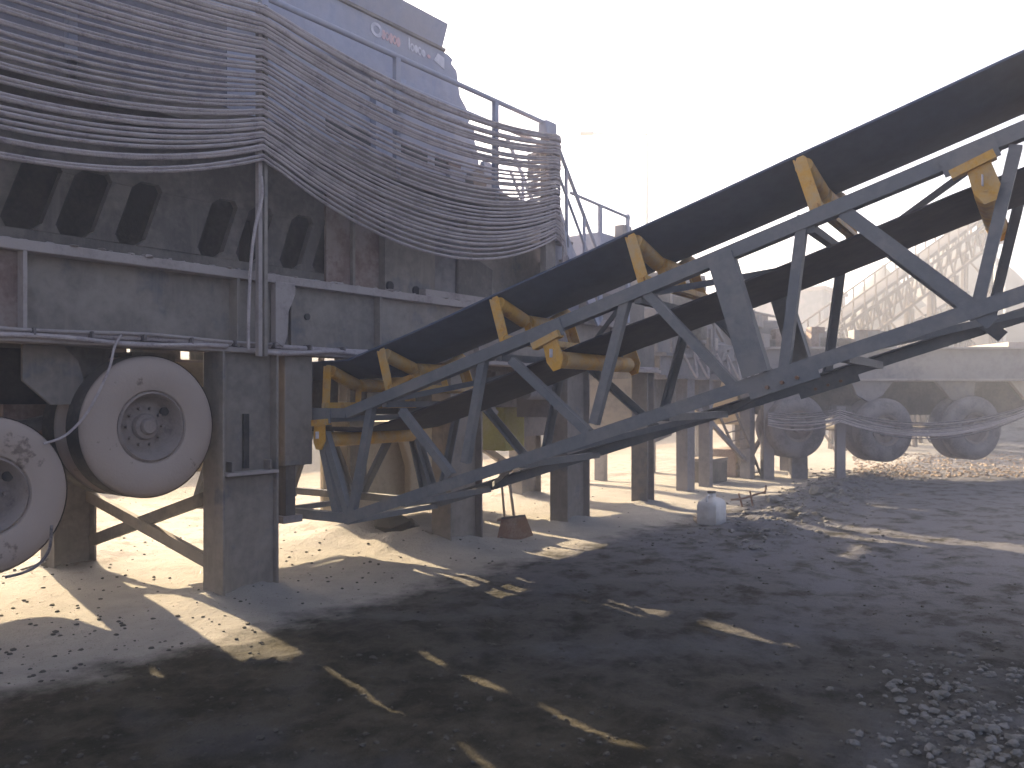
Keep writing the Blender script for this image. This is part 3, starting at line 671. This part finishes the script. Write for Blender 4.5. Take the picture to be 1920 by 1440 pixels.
# carrying idlers: yellow frame with three rollers
def idler(t, idx):
    base = cp(t, 0)
    a = AV if t <= TK else (AV+UPV*SL).normalized(); nn = UPV if t <= TK else NRM
    def q(u, w_, k_): return a*u+SV*w_+nn*k_
    mb = MB()
    # base angle
    mb.bar(q(0,.02,.055), q(0,CW-.02,.055), .05, .03, nn).bar(q(.03,.02,.062), q(.03,CW-.02,.062), .008, .05, SV.cross(nn))
    for s_ in (0, 1):
        W_ = (lambda w: w) if s_ == 0 else (lambda w: CW-w)
        # outer upright of folded plate and its foot
        mb.add([q(-.035,W_(.055),.05), q(.035,W_(.055),.05), q(.035,W_(.075),.385), q(.02,W_(.085),.41), q(-.02,W_(.085),.41), q(-.035,W_(.075),.385),
                q(-.035,W_(.067),.05), q(.035,W_(.067),.05), q(.035,W_(.087),.385), q(.02,W_(.097),.41), q(-.02,W_(.097),.41), q(-.035,W_(.087),.385)],
               [(0,1,2,3,4,5),(11,10,9,8,7,6)]+[(i,(i+1)%6+0,(i+1)%6+6,i+6)[::-1] for i in range(6)])
        mb.bar(q(-.04,W_(.085),.05), q(-.04,W_(.10),.40), .06, .010, SV)
        # inner bracket between wing and centre roller
        mb.bar(q(0,W_(.46),.06), q(0,W_(.47),.22), .012, .06, SV)
    f = mb.build('carrying_idler', M['yellow'], CV); f.location = base-Vector(CV.location)
    for (w0,k0,w1,k1) in ((.115,.355,.43,.244),(.485,.236,.815,.236),(1.185,.355,.87,.244)):
        r_ = MB().tube(q(0,w0,k0), q(0,w1,k1), .056, 16); d = (q(0,w1,k1)-q(0,w0,k0)).normalized()
        r_.tube(q(0,w0,k0)-d*.02, q(0,w1,k1)+d*.02, .018, 8); r_.build('roller', M['yellow'], f)
    return f
proto_idler = None
for i, t in enumerate([-4.75,-3.66]+UN):
    if t <= TK or proto_idler is None or i == 2:
        o = idler(t, i); proto_idler = o
    else:
        o = proto_idler.copy(); COL.objects.link(o); o.parent = CV; o.location = cp(t,0)-Vector(CV.location)
        for ch in children(proto_idler): d = ch.copy(); COL.objects.link(d); d.parent = o
# return idlers hung from the frame
for t in (1.24, -1.44, -3.66, 3.7):
    a = AV if t <= TK else (AV+UPV*SL).normalized(); nn = UPV if t <= TK else NRM
    def q(u, w_, k_): return a*u+SV*w_+nn*k_
    brk = []
    for W0, sg in ((.0, -1), (CW, 1)):
        mb = MB(); w2 = W0+.022*sg
        mb.bar(q(-.13,w2,-.095), q(.10,w2,-.075), .05, .075, nn)
        mb.add([q(-.05,w2,-.09), q(.07,w2,-.09), q(.075,w2,-.24), q(.03,w2,-.315), q(-.03,w2,-.315), q(-.06,w2,-.24)]+[p_+SV*(.012*sg) for p_ in (q(-.05,w2,-.09), q(.07,w2,-.09), q(.075,w2,-.24), q(.03,w2,-.315), q(-.03,w2,-.315), q(-.06,w2,-.24))],
               [(0,1,2,3,4,5),(11,10,9,8,7,6)]+[(i,(i+1)%6,(i+1)%6+6,i+6) for i in range(6)])
        f = mb.build('return_bracket', M['yellow'], CV); f.location = cp(t,0)-Vector(CV.location); brk.append(f)
    f = brk[0]
    C(MB().bar(cn(t-.15,-.012,-.03), cn(t+.12,-.012,-.03), .012, .12, SV), 'mount_plate', M['truss'])
    MB().tube(q(0,.07,-.235), q(0,CW-.07,-.235), .062, 18).tube(q(0,-.04,-.235), q(0,CW+.04,-.235), .018, 8).build('roller', M['yellow'], f)
    MB().box(-.03,.03,-.006,.0,-.03,.03).build('label_plate', M['letter'], f, smooth=0).location = q(0.0,-.036,-.19)

# ------------------------------------------------------------------ second plant beyond, in the dust
S2 = thing('screening_plant', 'hazy mauve-grey dust-covered screening plant on legs beyond the conveyor', 'machine', (10.5, 1.5, 0)); Q = Local(S2)
Q(MB().box(7.9, 14.2, .35, .58, 1.85, 1.9).box(7.9, 14.2, .35, .58, 2.2, 2.25).box(7.9, 14.2, .45, .47, 1.9, 2.2), 'side_beam', M['plant2'])
Q(MB().box(7.9, 14.2, 2.5, 2.7, 1.85, 2.25), 'side_beam', M['plant2'])
Q(MB().box(8.1, 9.9, .6, 2.4, 2.25, 3.0), 'screen_box', M['plant2'], bevel=.04)
Q(MB().lathe([(.95,0),(.95,.25),(.8,.3),(.62,.75),(.62,.95),(.7,.97),(.7,1.05)], (10.9,1.5,2.25), (0,0,1), 28), 'cone_crusher', M['plant2'])
Q(MB().lathe([(.55,-.9),(.7,-.5),(.8,0)], (10.9,1.5,2.25), (0,0,1), 24), 'discharge_cone', M['plant2'])
Q(MB().lathe([(.7,0),(1.1,.55),(1.1,.7)], (9.0,1.3,2.85), (0,0,1), 8), 'feed_hopper', M['plant2'])
Q(MB().tube((11.9,.8,2.6),(13.0,.8,2.6),.28,20).box(11.9,13.0,.55,1.05,2.25,2.4), 'motor', M['plant2'])
Q(MB().box(12.0, 13.9, 1.2, 2.4, 2.25, 3.1), 'screen_box', M['plant2'], bevel=.04)
Q(MB().prism([(8.0,1.85),(9.6,1.85),(9.2,.9),(8.6,.8)], XZ(.9), 0, 1.2), 'underpan', M['plant2'])
Q(MB().prism([(12.0,1.85),(13.2,1.85),(12.9,1.1),(12.3,1.0)], XZ(.9), 0, 1.2), 'underpan', M['beige'])
for x, w2, m_ in ((8.9,.14,'plant2'),(9.7,.07,'plant2'),(11.6,.12,'plant2'),(13.8,.15,'plant2')):
    for y in (.4, 2.5): Q(MB().box(x-w2, x+w2, y, y+.2, -.1, 1.85), 'leg', M[m_])
Q(MB().bar((8.9,.5,1.6),(11.6,.5,.3),.06,.08,(0,1,0)), 'brace', M['plant2'])
Q(MB().bar((11.6,.5,.3),(13.8,.5,1.7),.06,.08,(0,1,0)), 'brace', M['plant2'])
for i in range(26):
    x = random.uniform(7.9, 13.8); z = random.uniform(2.25, 2.95); y = random.uniform(.1, .56); a = random.uniform(.1, .45)
    Q(MB().box(x, x+a, y, y+.2, z, z+random.uniform(.08, .35)), 'fitting', random.choice([M['plant2'],M['steel2'],M['flange'],M['brown']]), bevel=.015)
for i in range(10):
    x = random.uniform(8, 13.5); Q(MB().bar((x,.3,random.uniform(1.9,2.8)),(x+random.uniform(-.7,.7),.3,random.uniform(2.2,3.1)),.05,.05,(0,1,0)), 'strut', M['plant2'])
for x in (8.0, 9.6, 11.4, 13.2): Q(MB().tube((x,.3,2.25),(x,.3,3.2),.025,8), 'rail_post', M['plant2'])
Q(MB().tube((8.0,.3,3.15),(13.2,.3,3.15),.025,8), 'handrail', M['plant2'])
for i in range(7):
    x = 8.4+i*.45; Q(MB().path(smooth_path([(x,.32,2.3),(x+.15,.2,1.95),(x+.35,.22,1.9),(x+.5,.34,2.25)]), .02, 5), 'hose', M['cable'])
# leaning access ladder
LD = thing('access_ladder', 'leaning steel ladder against the hazy screening plant', 'ladder', tuple(pG(1400, 893))); lb = Local(LD)
a0, a1 = pG(1400, 895), pG(1428, 893); b0, b1 = pD(1345, 770, 15.2), pD(1375, 762, 15.4)
lb(MB().bar(a0, b0, .03, .05, (0,1,0)), 'side_rail', M['steel']); lb(MB().bar(a1, b1, .03, .05, (0,1,0)), 'side_rail', M['steel'])
for i in range(8):
    f = (i+.5)/8; lb(MB().tube(a0.lerp(b0,f), a1.lerp(b1,f), .014, 6), 'rung', M['steel'])
# crates / toolbox stack
for i, (px, py, w2, h2, mm, nm, lab) in enumerate([(1350,905,.34,.30,'steel2','tool_box','dark box on the ground just behind the white jug'),(1395,893,.40,.42,'brown','crate','brown slatted crate on the ground under the screening plant')]):
    p = pG(px, py, .0); g = gz(p.x, p.y)
    t_ = thing(nm, lab, 'box' if i == 0 else 'crate', (p.x, p.y, g)); b_ = Local(t_)
    b_(MB().box(p.x-w2, p.x+w2, p.y, p.y+.5, g, g+h2*1.3), 'body', M[mm], bevel=.015)
    if i == 0: b_(MB().box(p.x-w2-.01, p.x+w2+.01, p.y-.01, p.y+.51, g+h2*1.3, g+h2*1.3+.05), 'lid', M['steel'], bevel=.01)
    else:
        for j in range(4): b_(MB().box(p.x-w2-.01, p.x+w2+.01, p.y-.03, p.y-.003, g+.03+j*.13, g+.11+j*.13), 'slat', M['wood'])

# ------------------------------------------------------------------ second trailer on the right, square to the view
TD = 16.0
def T3(x, d, z): p = CAM + RGT*x + FWD*(TD+d); return Vector((p.x, p.y, z))
o_ = T3(5.8, 0, 0); TR = thing('crusher_trailer', 'pale grey plant trailer with three dusty wheels raised on legs, at the right', 'trailer', tuple(o_)); TQ = Local(TR)
def tb(x0, x1, d0, d1, z0, z1, name, m, **k_):
    mb = MB(); vs = [T3(x, d, z) for z in (z0, z1) for (x, d) in ((x0,d0),(x1,d0),(x1,d1),(x0,d1))]
    mb.add(vs, [(0,3,2,1),(4,5,6,7),(0,1,5,4),(1,2,6,5),(2,3,7,6),(3,0,4,7)]); return TQ(mb, name, m, **k_)
for d in (0, 2.3):
    tb(4.2, 12.5, d, d+.25, 1.86, 1.90, 'beam_flange', M['flange']); tb(4.2, 12.5, d, d+.25, 2.46, 2.50, 'beam_flange', M['flange']); tb(4.2, 12.5, d+.11, d+.13, 1.90, 2.46, 'beam_web', M['plant2'])
tb(4.3, 12.4, .3, 2.3, 2.3, 2.5, 'deck', M['plant2'])
def tprism(poly, d0, d1, name, m): TQ(MB().prism(poly, lambda a,b,d: T3(a,d,b), d0, d1), name, m)
tprism([(6.4,1.86),(7.2,1.86),(7.0,1.6),(6.75,1.45),(6.5,1.6)], .1, .2, 'hanger', M['plant2'])
tprism([(8.0,1.86),(8.75,1.86),(8.7,1.5),(8.3,1.5)], .1, .2, 'hanger', M['steel'])
tprism([(9.4,1.86),(10.3,1.86),(10.2,1.6),(9.7,1.5)], .1, .2, 'hanger', M['beige'])
tb(5.0, 11, .9, 1.7, 1.2, 1.86, 'underframe', M['steel2'])
for px, zc in ((1500, 1.0), (1665, .93), (1832, .97)):
    x = (px-960)/1600*TD; R = .60; cc = T3(x, .0, zc)
    ax = (FWD-RGT*.25).normalized(); a_ = UPV
    rm = MB().lathe([(R*.5,.02),(R*.44,.04),(R*.4,.12),(R*.2,.12),(R*.18,.03),(0,.03)], (0,0,0), ax, 32)
    ro = rm.build('wheel', M['rim'], TR); ro.location = cc-Vector(TR.location)
    MB().lathe([(R*.49,.05),(R*.56,.01),(R*.75,0),(R*.93,.02),(R,.07),(R,.24),(R*.93,.28),(R*.5,.28)], (0,0,0), ax, 48).build('tyre', M['tyre_dark'], ro)
    c2 = ro.copy(); COL.objects.link(c2); c2.parent = TR; c2.location = Vector(ro.location)+ax*.33
    for ch in children(ro): d_ = ch.copy(); COL.objects.link(d_); d_.parent = c2
    TQ(MB().tube(cc+ax*.1, cc+ax*2.2, .07, 10), 'axle', M['steel2'])
for x, w2, d in ((4.85,.10,.1),(5.5,.15,.3),(4.9,.12,2.3),(11.5,.2,.1)): tb(x-w2, x+w2, d, d+.22, -.1, 1.86, 'leg', M['plant2'])
# machinery riding on the trailer
tb(3.9, 5.2, .6, 2.0, 2.5, 3.05, 'engine_housing', M['plant2'], bevel=.04)
tb(5.3, 6.3, .5, 1.9, 2.5, 2.8, 'engine_housing', M['plant2'], bevel=.04)
tb(9.6, 12, .5, 2, 2.5, 2.62, 'side_panel', M['flange'])
for i in range(14):
    x = random.uniform(3.9, 7); tb(x, x+random.uniform(.15,.4), .2, .5, 2.5, 2.5+random.uniform(.1,.4), 'fitting', random.choice([M['plant2'],M['steel2'],M['brown']]), bevel=.01)
cpst = pG(1575, 899); cb = thing('cable_post', 'slim steel post holding up the drooping cable bundle before the right trailer', 'post', (cpst.x, cpst.y, 0)); cq = Local(cb)
def P3(px, py, d=15.6): return pD(px, py, d)
pb = P3(1575, 900); cq(MB().bar(P3(1575,905), P3(1575,762), .16, .12, RGT), 'shaft', M['plant2']); cq(MB().bar(P3(1556,766), P3(1594,766), .12, .1, UPV), 'cross_arm', M['steel2'])
for i in range(14):
    u = i/13; y1 = 775+u*24; pts = []
    sa, sb = random.uniform(8,30)*(.5+u*.6), random.uniform(25,50)
    for k_ in range(13): t_ = k_/12; pts.append(P3(1440+135*t_, y1+6*(1-t_)-8+4*sa*.35*t_*(1-t_)*2, 15.5-.01*i))
    for k_ in range(1, 25): t_ = k_/24; pts.append(P3(1575+390*t_, y1-8+4*sb*t_*(1-t_)-22*t_-u*10*t_, 15.5-.02*i))
    o = MB().path(pts, random.uniform(.009,.014), 5).build('slack_cable', M['cable' if i % 2 else 'cable2'], smooth=60)
    w14 = ['topmost','second','third','fourth','fifth','sixth','seventh','seventh lowest','sixth lowest','fifth lowest','fourth lowest','third lowest','second lowest','lowest']
    tag(o, '%s slack cable in the drooping bundle before the right trailer wheels' % w14[i], 'cable', 'slack cables draped before the right trailer')

# ------------------------------------------------------------------ small things on the ground
p = pG(1352, 988); g = gz(p.x, p.y)
J = thing('plastic_jug', 'dusty white plastic jug standing on the ground near the screening plant', 'jug', (p.x, p.y+.1, g)); j = Local(J)
mb = MB()
def rsq(cx, cy, z, s_, n_=24):
    out = []
    for i in range(n_):
        a = 2*math.pi*i/n_; c_, s2 = math.cos(a), math.sin(a); r_ = s_/((abs(c_)**8+abs(s2)**8)**.125); out.append((cx+r_*c_, cy+r_*s2*.8, z))
    return out
rings = [(g+.0,.15),(g+.02,.165),(g+.23,.165),(g+.275,.15),(g+.305,.105),(g+.325,.05),(g+.37,.045)]
vs = [v for z, s_ in rings for v in rsq(p.x, p.y+.12, z, s_)]; n_ = 24
fs = [(i*n_+k_, i*n_+(k_+1) % n_, (i+1)*n_+(k_+1) % n_, (i+1)*n_+k_) for i in range(len(rings)-1) for k_ in range(n_)]+[tuple(range(n_-1,-1,-1)), tuple(range(6*n_,7*n_))]
j(mb.add(vs, fs), 'body', M['white'])
j(MB().tube((p.x,p.y+.12,g+.37),(p.x,p.y+.12,g+.395),.05,16), 'cap', M['steel2'])
j(MB().path(smooth_path([(p.x-.05,p.y+.12,g+.345),(p.x-.12,p.y+.12,g+.35),(p.x-.145,p.y+.12,g+.30),(p.x-.13,p.y+.12,g+.26)]), .012, 8), 'handle', M['white'])
# wooden block beside it
q0 = pG(1312, 978); o = MB().box(-.13,.13,-.06,.06,0,.07).build('wooden_block', M['wood'], bevel=.006); o.location = (q0.x, q0.y, gz(q0.x,q0.y)-.005); o.rotation_euler = (0,.05,.6)
tag(o, 'short dark wooden block lying left of the white jug', 'block')
# shovel leaning on the leg
sh = pG(965, 1008); SH = thing('shovel', 'dusty square shovel standing blade-down by the conveyor leg', 'shovel', (sh.x, sh.y, gz(sh.x,sh.y))); s3 = Local(SH)
def sp(px, py, dd=0): return pD(px, py, 9.35+dd)
vs = [sp(940,972),sp(985,966),sp(1000,1004,-.05),sp(968,1014,-.08),sp(932,1010,-.02)]; bk = FWD*.012
s3(MB().add(vs+[v+bk for v in vs], [(4,3,2,1,0),(5,6,7,8,9)]+[(i,(i+1)%5,5+(i+1)%5,5+i) for i in range(5)]), 'blade', M['rust'])
s3(MB().tube(sp(966,985,-.02), sp(955,905,.2), .016, 8).tube(sp(955,905,.2), sp(948,862,.32), .014, 8), 'shaft', M['wood'])
s3(MB().bar(sp(940,972,-.01), sp(985,966,-.01), .03, .02, FWD), 'step', M['steel2'])
SH2 = thing('rake', 'thin wooden handled rake leaning next to the shovel', 'rake', tuple(pG(940,1000))); s4 = Local(SH2)
s4(MB().tube(pD(946,968,9.5), pD(936,860,9.8), .014, 8), 'shaft', M['wood'])
s4(MB().bar(pD(932,975,9.5), pD(962,972,9.5), .03, .03, FWD), 'head', M['rust'])
# bent reinforcing bars
rb = pG(1400, 948); RBt = thing('bent_bar_frame', 'bent rusty bar frame lying on the rubble right of the jug', 'scrap metal', (rb.x, rb.y, gz(rb.x, rb.y))); r5 = Local(RBt)
def rp(px, py, d=11.8): return pD(px, py, d)
r5(MB().path(smooth_path([rp(1370,937),rp(1395,934),rp(1420,926),rp(1434,922),rp(1436,910)]), .014, 6), 'bar', M['rust'])
r5(MB().tube(rp(1385,925), rp(1392,950), .013, 6), 'bar', M['rust']); r5(MB().tube(rp(1406,920), rp(1412,950), .013, 6), 'bar', M['rust'])
# boulders and clods
for i, (px, py, r_, nm) in enumerate([(735,1004,.22,'boulder'),(762,1000,.15,'boulder'),(705,996,.12,'boulder'),(1450,955,.14,'boulder'),(1530,940,.18,'boulder')]):
    c = pG(px, py); o = MB().rock((0,0,0), r_, .55).build('boulder', M['clod'] if i < 3 else M['stone'], smooth=0, bevel=.01); o.location = (c.x, c.y, gz(c.x,c.y)+r_*.25)
    tag(o, ['largest brown boulder on the ground behind the conveyor foot','middle brown boulder right of the largest one behind the conveyor foot','smallest brown boulder left of the others behind the conveyor foot','grey stone on the rubble just right of the bent bars','pale stone at the top of the rubble heap on the right'][i], 'rock')
def scatter(name, m, n_, fpos, rr, sq=.6, seed=1):
    rg = random.Random(seed); mb = MB(); pts = [fpos(rg) for _ in range(n_)]
    hs = ground_h(np.array([p_[0] for p_ in pts]), np.array([p_[1] for p_ in pts]))
    for (x, y), h in zip(pts, hs):
        r_ = rr(rg); mb.rock((x, y, h+r_*.15), r_, sq, rg)
    o = mb.build(name, m, smooth=0, kind='stuff'); return o
def px_pos(x0, x1, y0, y1, f=None):
    def g_(rg):
        while True:
            a, b = rg.uniform(x0, x1), rg.uniform(y0, y1)
            if f and not f(a, b, rg): continue
            p_ = pG(a, b); return p_.x, p_.y
    return g_
def patch(a, b, rg):
    d1 = ((a-1740)/75)**2+((b-1285)/50)**2; d2 = ((a-1880)/95)**2+((b-1270)/22)**2; d3 = ((a-1830)/150)**2+((b-1375)/70)**2+.0*a
    v = max(math.exp(-d1), math.exp(-d2), math.exp(-d3)*.9, .03 if a > 1600 else .0); return rg.random() < v
o = scatter('white_gravel', M['stone'], 480, px_pos(1550, 2150, 1170, 1520, patch), lambda rg: .006+.026*rg.random()**1.8, seed=3)
tag(o, 'scattered white stones on dark soil, bottom right corner', 'gravel')
def nearpos(rg):
    p_ = pG(rg.uniform(-50, 1970), rg.uniform(1000, 1500)); return p_.x, p_.y
o = scatter('earth_clods', M['clod'], 5200, nearpos, lambda rg: .0025+.018*rg.random()**6, seed=5); tag(o, 'loose dark clods and pebbles strewn over the yard', 'gravel')
def windrow(rg):
    x = rg.uniform(4.3, 15); return x, -2.0+.12*(x-6)+rg.gauss(0, .45)
o = scatter('rubble', M['stone'], 1500, windrow, lambda rg: .008+.045*rg.random()**3, seed=8); tag(o, 'low ridge of loose rubble on the right, between yard and screening plant', 'rubble')
def under(rg): return rg.uniform(-4, 10), -1.0+10*rg.random()**.6
o = scatter('crushed_stone', M['clod'], 1300, under, lambda rg: .003+.016*rg.random()**4, seed=9); tag(o, 'pale crushed stones lying in the dust beneath the crusher', 'gravel')
def rubble2(rg):
    p_ = pG(rg.uniform(1600, 2000), rg.uniform(850, 897)); return p_.x, p_.y
o = scatter('stone_spoil', M['pile_tan'], 2200, rubble2, lambda rg: .012+.045*rg.random()**3, seed=12); tag(o, 'sunlit pale stone spoil behind the right trailer', 'rubble')

# ------------------------------------------------------------------ far things
def cone_pile(name, c, R, H, m, label, seed, n_=72, rings=26):
    mb = MB(); vs = []; fs = []
    for i in range(rings+1):
        f = i/rings
        for k_ in range(n_):
            a = 2*math.pi*k_/n_; r_ = R*f*(1+.22*float(fbm(np.array([math.cos(a)*1.5+3]), np.array([math.sin(a)*1.5+f]), 3, seed)[0]))
            z = H*(1-f)**1.08*(1+.12*float(fbm(np.array([math.cos(a)*r_*.3]), np.array([math.sin(a)*r_*.3]), 4, seed+3)[0]))
            vs.append((r_*math.cos(a), r_*math.sin(a), z-.3*f))
    fs = [(i*n_+k_, (i+1)*n_+k_, (i+1)*n_+(k_+1) % n_, i*n_+(k_+1) % n_) for i in range(rings) for k_ in range(n_)]
    o = mb.add(vs, fs).build(name, m, smooth=80); o.location = c; return tag(o, label, 'stockpile')
def far(px, d): p_ = CAM+(FWD+RGT*((px-960)/1600))*d; return (p_.x, p_.y, 0)
def hz(py, d): return 1.55+(745-py)/1600*d
cone_pile('stockpile', far(1800, 41), 8.3, hz(408, 41), M['pile'], 'tall grey aggregate stockpile behind the lattice conveyors at far right', 3)
cone_pile('stockpile', far(1655, 38), 7.2, hz(495, 38), M['pile'], 'lower grey stockpile left of the tall one behind the far conveyor', 13)
cone_pile('stockpile', far(1470, 36), 6, hz(590, 36), M['pile_tan'], 'low tan stockpile seen between the conveyor lattice bars', 23)
cone_pile('stockpile', far(1835, 32), 2.4, hz(585, 32), M['pile_tan'], 'small reddish tan heap in front of the tall grey stockpile', 33)
# far lattice conveyors with trestles
def far_conveyor(pa, da, pb_, db, label, m, wid=1.2, dep=1.3, th=.16, nb=16, trestle=(.12,.25,.38,.5,.62,.75,.95), rails=True):
    A_ = pD(*pa, da); B_ = pD(*pb_, db); t_ = thing('lattice_conveyor', label, 'conveyor', (A_.x, A_.y, 0), None); f = Local(t_)
    d = (B_-A_); side = Vector((-d.y, d.x, 0)).normalized()
    for s_ in (-wid/2, wid/2):
        o_ = side*s_
        f(MB().bar(A_+o_, B_+o_, th, th, side), 'chord', m); f(MB().bar(A_+o_-V(0,0,dep), B_+o_-V(0,0,dep), th, th, side), 'chord', m)
        mb = MB()
        for i in range(nb):
            p0 = A_.lerp(B_, i/nb)+o_; p1 = A_.lerp(B_, (i+.5)/nb)+o_-V(0,0,dep); p2 = A_.lerp(B_, (i+1)/nb)+o_
            f(MB().bar(p0, p1, th*.6, th*.6, side), 'lattice_bar', m); f(MB().bar(p1, p2, th*.6, th*.6, side), 'lattice_bar', m)
        if rails: 
            for i in range(nb): p0 = A_.lerp(B_, i/nb)+o_; f(MB().bar(p0, p0+V(0,0,.6), .035, .035, side), 'rail_post', m)
            f(MB().bar(A_+o_+V(0,0,.6), B_+o_+V(0,0,.6), .04, .04, side), 'handrail', m)
    f(MB().bar(A_+V(0,0,.2), B_+V(0,0,.2), wid*.8, .1, side), 'belt', M['belt2'])
    for k_ in trestle:
        c_ = A_.lerp(B_, k_)-V(0,0,dep)
        for s_ in (-1, 1):
            f(MB().bar(c_+side*(s_*wid/2), V(c_.x+side.x*s_*wid*.8, c_.y+side.y*s_*wid*.8, 0), th*1.2, th*1.2, side), 'trestle_leg', m)
            f(MB().bar(c_+side*(s_*wid/2)+V(.5,0,0), V(c_.x+side.x*s_*wid*.8+.8, c_.y+side.y*s_*wid*.8, 0), th, th, side), 'trestle_leg', m)
        n2 = max(1, int(c_.z/1.2))
        for i in range(n2):
            z0 = c_.z*i/n2; z1 = c_.z*(i+1)/n2
            f(MB().bar(V(c_.x-side.x*wid*.7, c_.y-side.y*wid*.7, z0), V(c_.x+side.x*wid*.6, c_.y+side.y*wid*.6, z1), th*.6, th*.6, side), 'trestle_brace', m)
    return t_
far_conveyor((1490,668), 24, (1845,412), 28, 'far brown lattice conveyor climbing towards the tall grey stockpile', M['far_steel'], nb=18, wid=.8, dep=.8, th=.085)
far_conveyor((1560,690), 26, (1800,560), 30, 'shorter far lattice conveyor low down in front of the stockpiles', M['far_steel'], wid=.8, dep=.7, th=.075, nb=12, rails=False)
# feed head at the conveyor top
hd = pD(1857, 410, 28); o = thing('conveyor_head_house', 'small yellowish head box at the top end of the far lattice conveyor', 'machine housing', tuple(hd)); f = Local(o)
f(MB().box(hd.x-.4, hd.x+.4, hd.y-.35, hd.y+.35, hd.z-.5, hd.z+.4), 'housing', M['yellow_dusty'], bevel=.05); f(MB().tube((hd.x-.1,hd.y-.5,hd.z-.65),(hd.x-.1,hd.y+.5,hd.z-.65),.24,16), 'head_pulley', M['far_grey'])
# plant building and tanks in the haze
bb = far(1500, 33)
o = thing('plant_building', 'pale boxy plant building in the haze beyond the lattice conveyor', 'building', bb); f = Local(o)
f(MB().box(bb[0]-1.4, bb[0]+1.4, bb[1]-1.3, bb[1]+1.3, 0, hz(555,33)), 'wall', M['far_grey']); f(MB().box(bb[0]-1.5, bb[0]+1.5, bb[1]-1.4, bb[1]+1.4, hz(555,33), hz(548,33)), 'roof', M['flange'])
for i in range(3): f(MB().box(bb[0]-1.42, bb[0]-1.39, bb[1]-1.0+i*.75, bb[1]-.5+i*.75, 3.2, 4.0), 'window', M['interior'])
# street lamp, washed out by the glare
sx = far(1213, 22); o = thing('street_lamp', 'faint tall street lamp with long side arm against the bright sky', 'street lamp', sx); f = Local(o)
zt = hz(252, 22); hd = pD(1098, 250, 22)
f(MB().tube((sx[0],sx[1],0),(sx[0],sx[1],zt),.045,10,.03), 'pole', M['lamp']); f(MB().tube((sx[0],sx[1],zt),(hd.x,hd.y,hd.z),.022,8), 'arm', M['lamp'])
dv = RGT; f(MB().bar(hd-dv*.16, hd+dv*.22, .14, .09, FWD), 'lamp_head', M['lamp'], bevel=.03)
# thin mast at the far right
sx = far(1875, 36); o = thing('lattice_mast', 'thin pale double mast standing right of the tall stockpile', 'mast', sx); f = Local(o)
for dx in (-.2, .2): f(MB().bar(V(sx[0]+RGT.x*dx, sx[1]+RGT.y*dx, 0), V(sx[0]+RGT.x*dx, sx[1]+RGT.y*dx, hz(455,36)), .07, .07, RGT), 'upright', M['lamp'])
for i in range(11): z = 1+i*.6; f(MB().bar(V(sx[0]-RGT.x*.2, sx[1]-RGT.y*.2, z), V(sx[0]+RGT.x*.2, sx[1]+RGT.y*.2, z+.3), .04, .04, FWD), 'rung', M['lamp'])

# ------------------------------------------------------------------ dust in the air
hm = bpy.data.materials.new('dusty_air'); hm.use_nodes = True; t = hm.node_tree; t.nodes.clear()
pv = t.nodes.new('ShaderNodeVolumePrincipled'); pv.inputs['Color'].default_value = (.84,.88,1.0,1); pv.inputs['Density'].default_value = .0105; pv.inputs['Anisotropy'].default_value = .5
ou = t.nodes.new('ShaderNodeOutputMaterial'); t.links.new(pv.outputs[0], ou.inputs['Volume'])
hb = MB().box(-430, 430, -430, 430, -2.0, 11.5).build('haze', hm, smooth=0, kind='stuff')
hb['label'] = 'pale dust hanging in the air of the whole yard'; hb['category'] = 'haze'
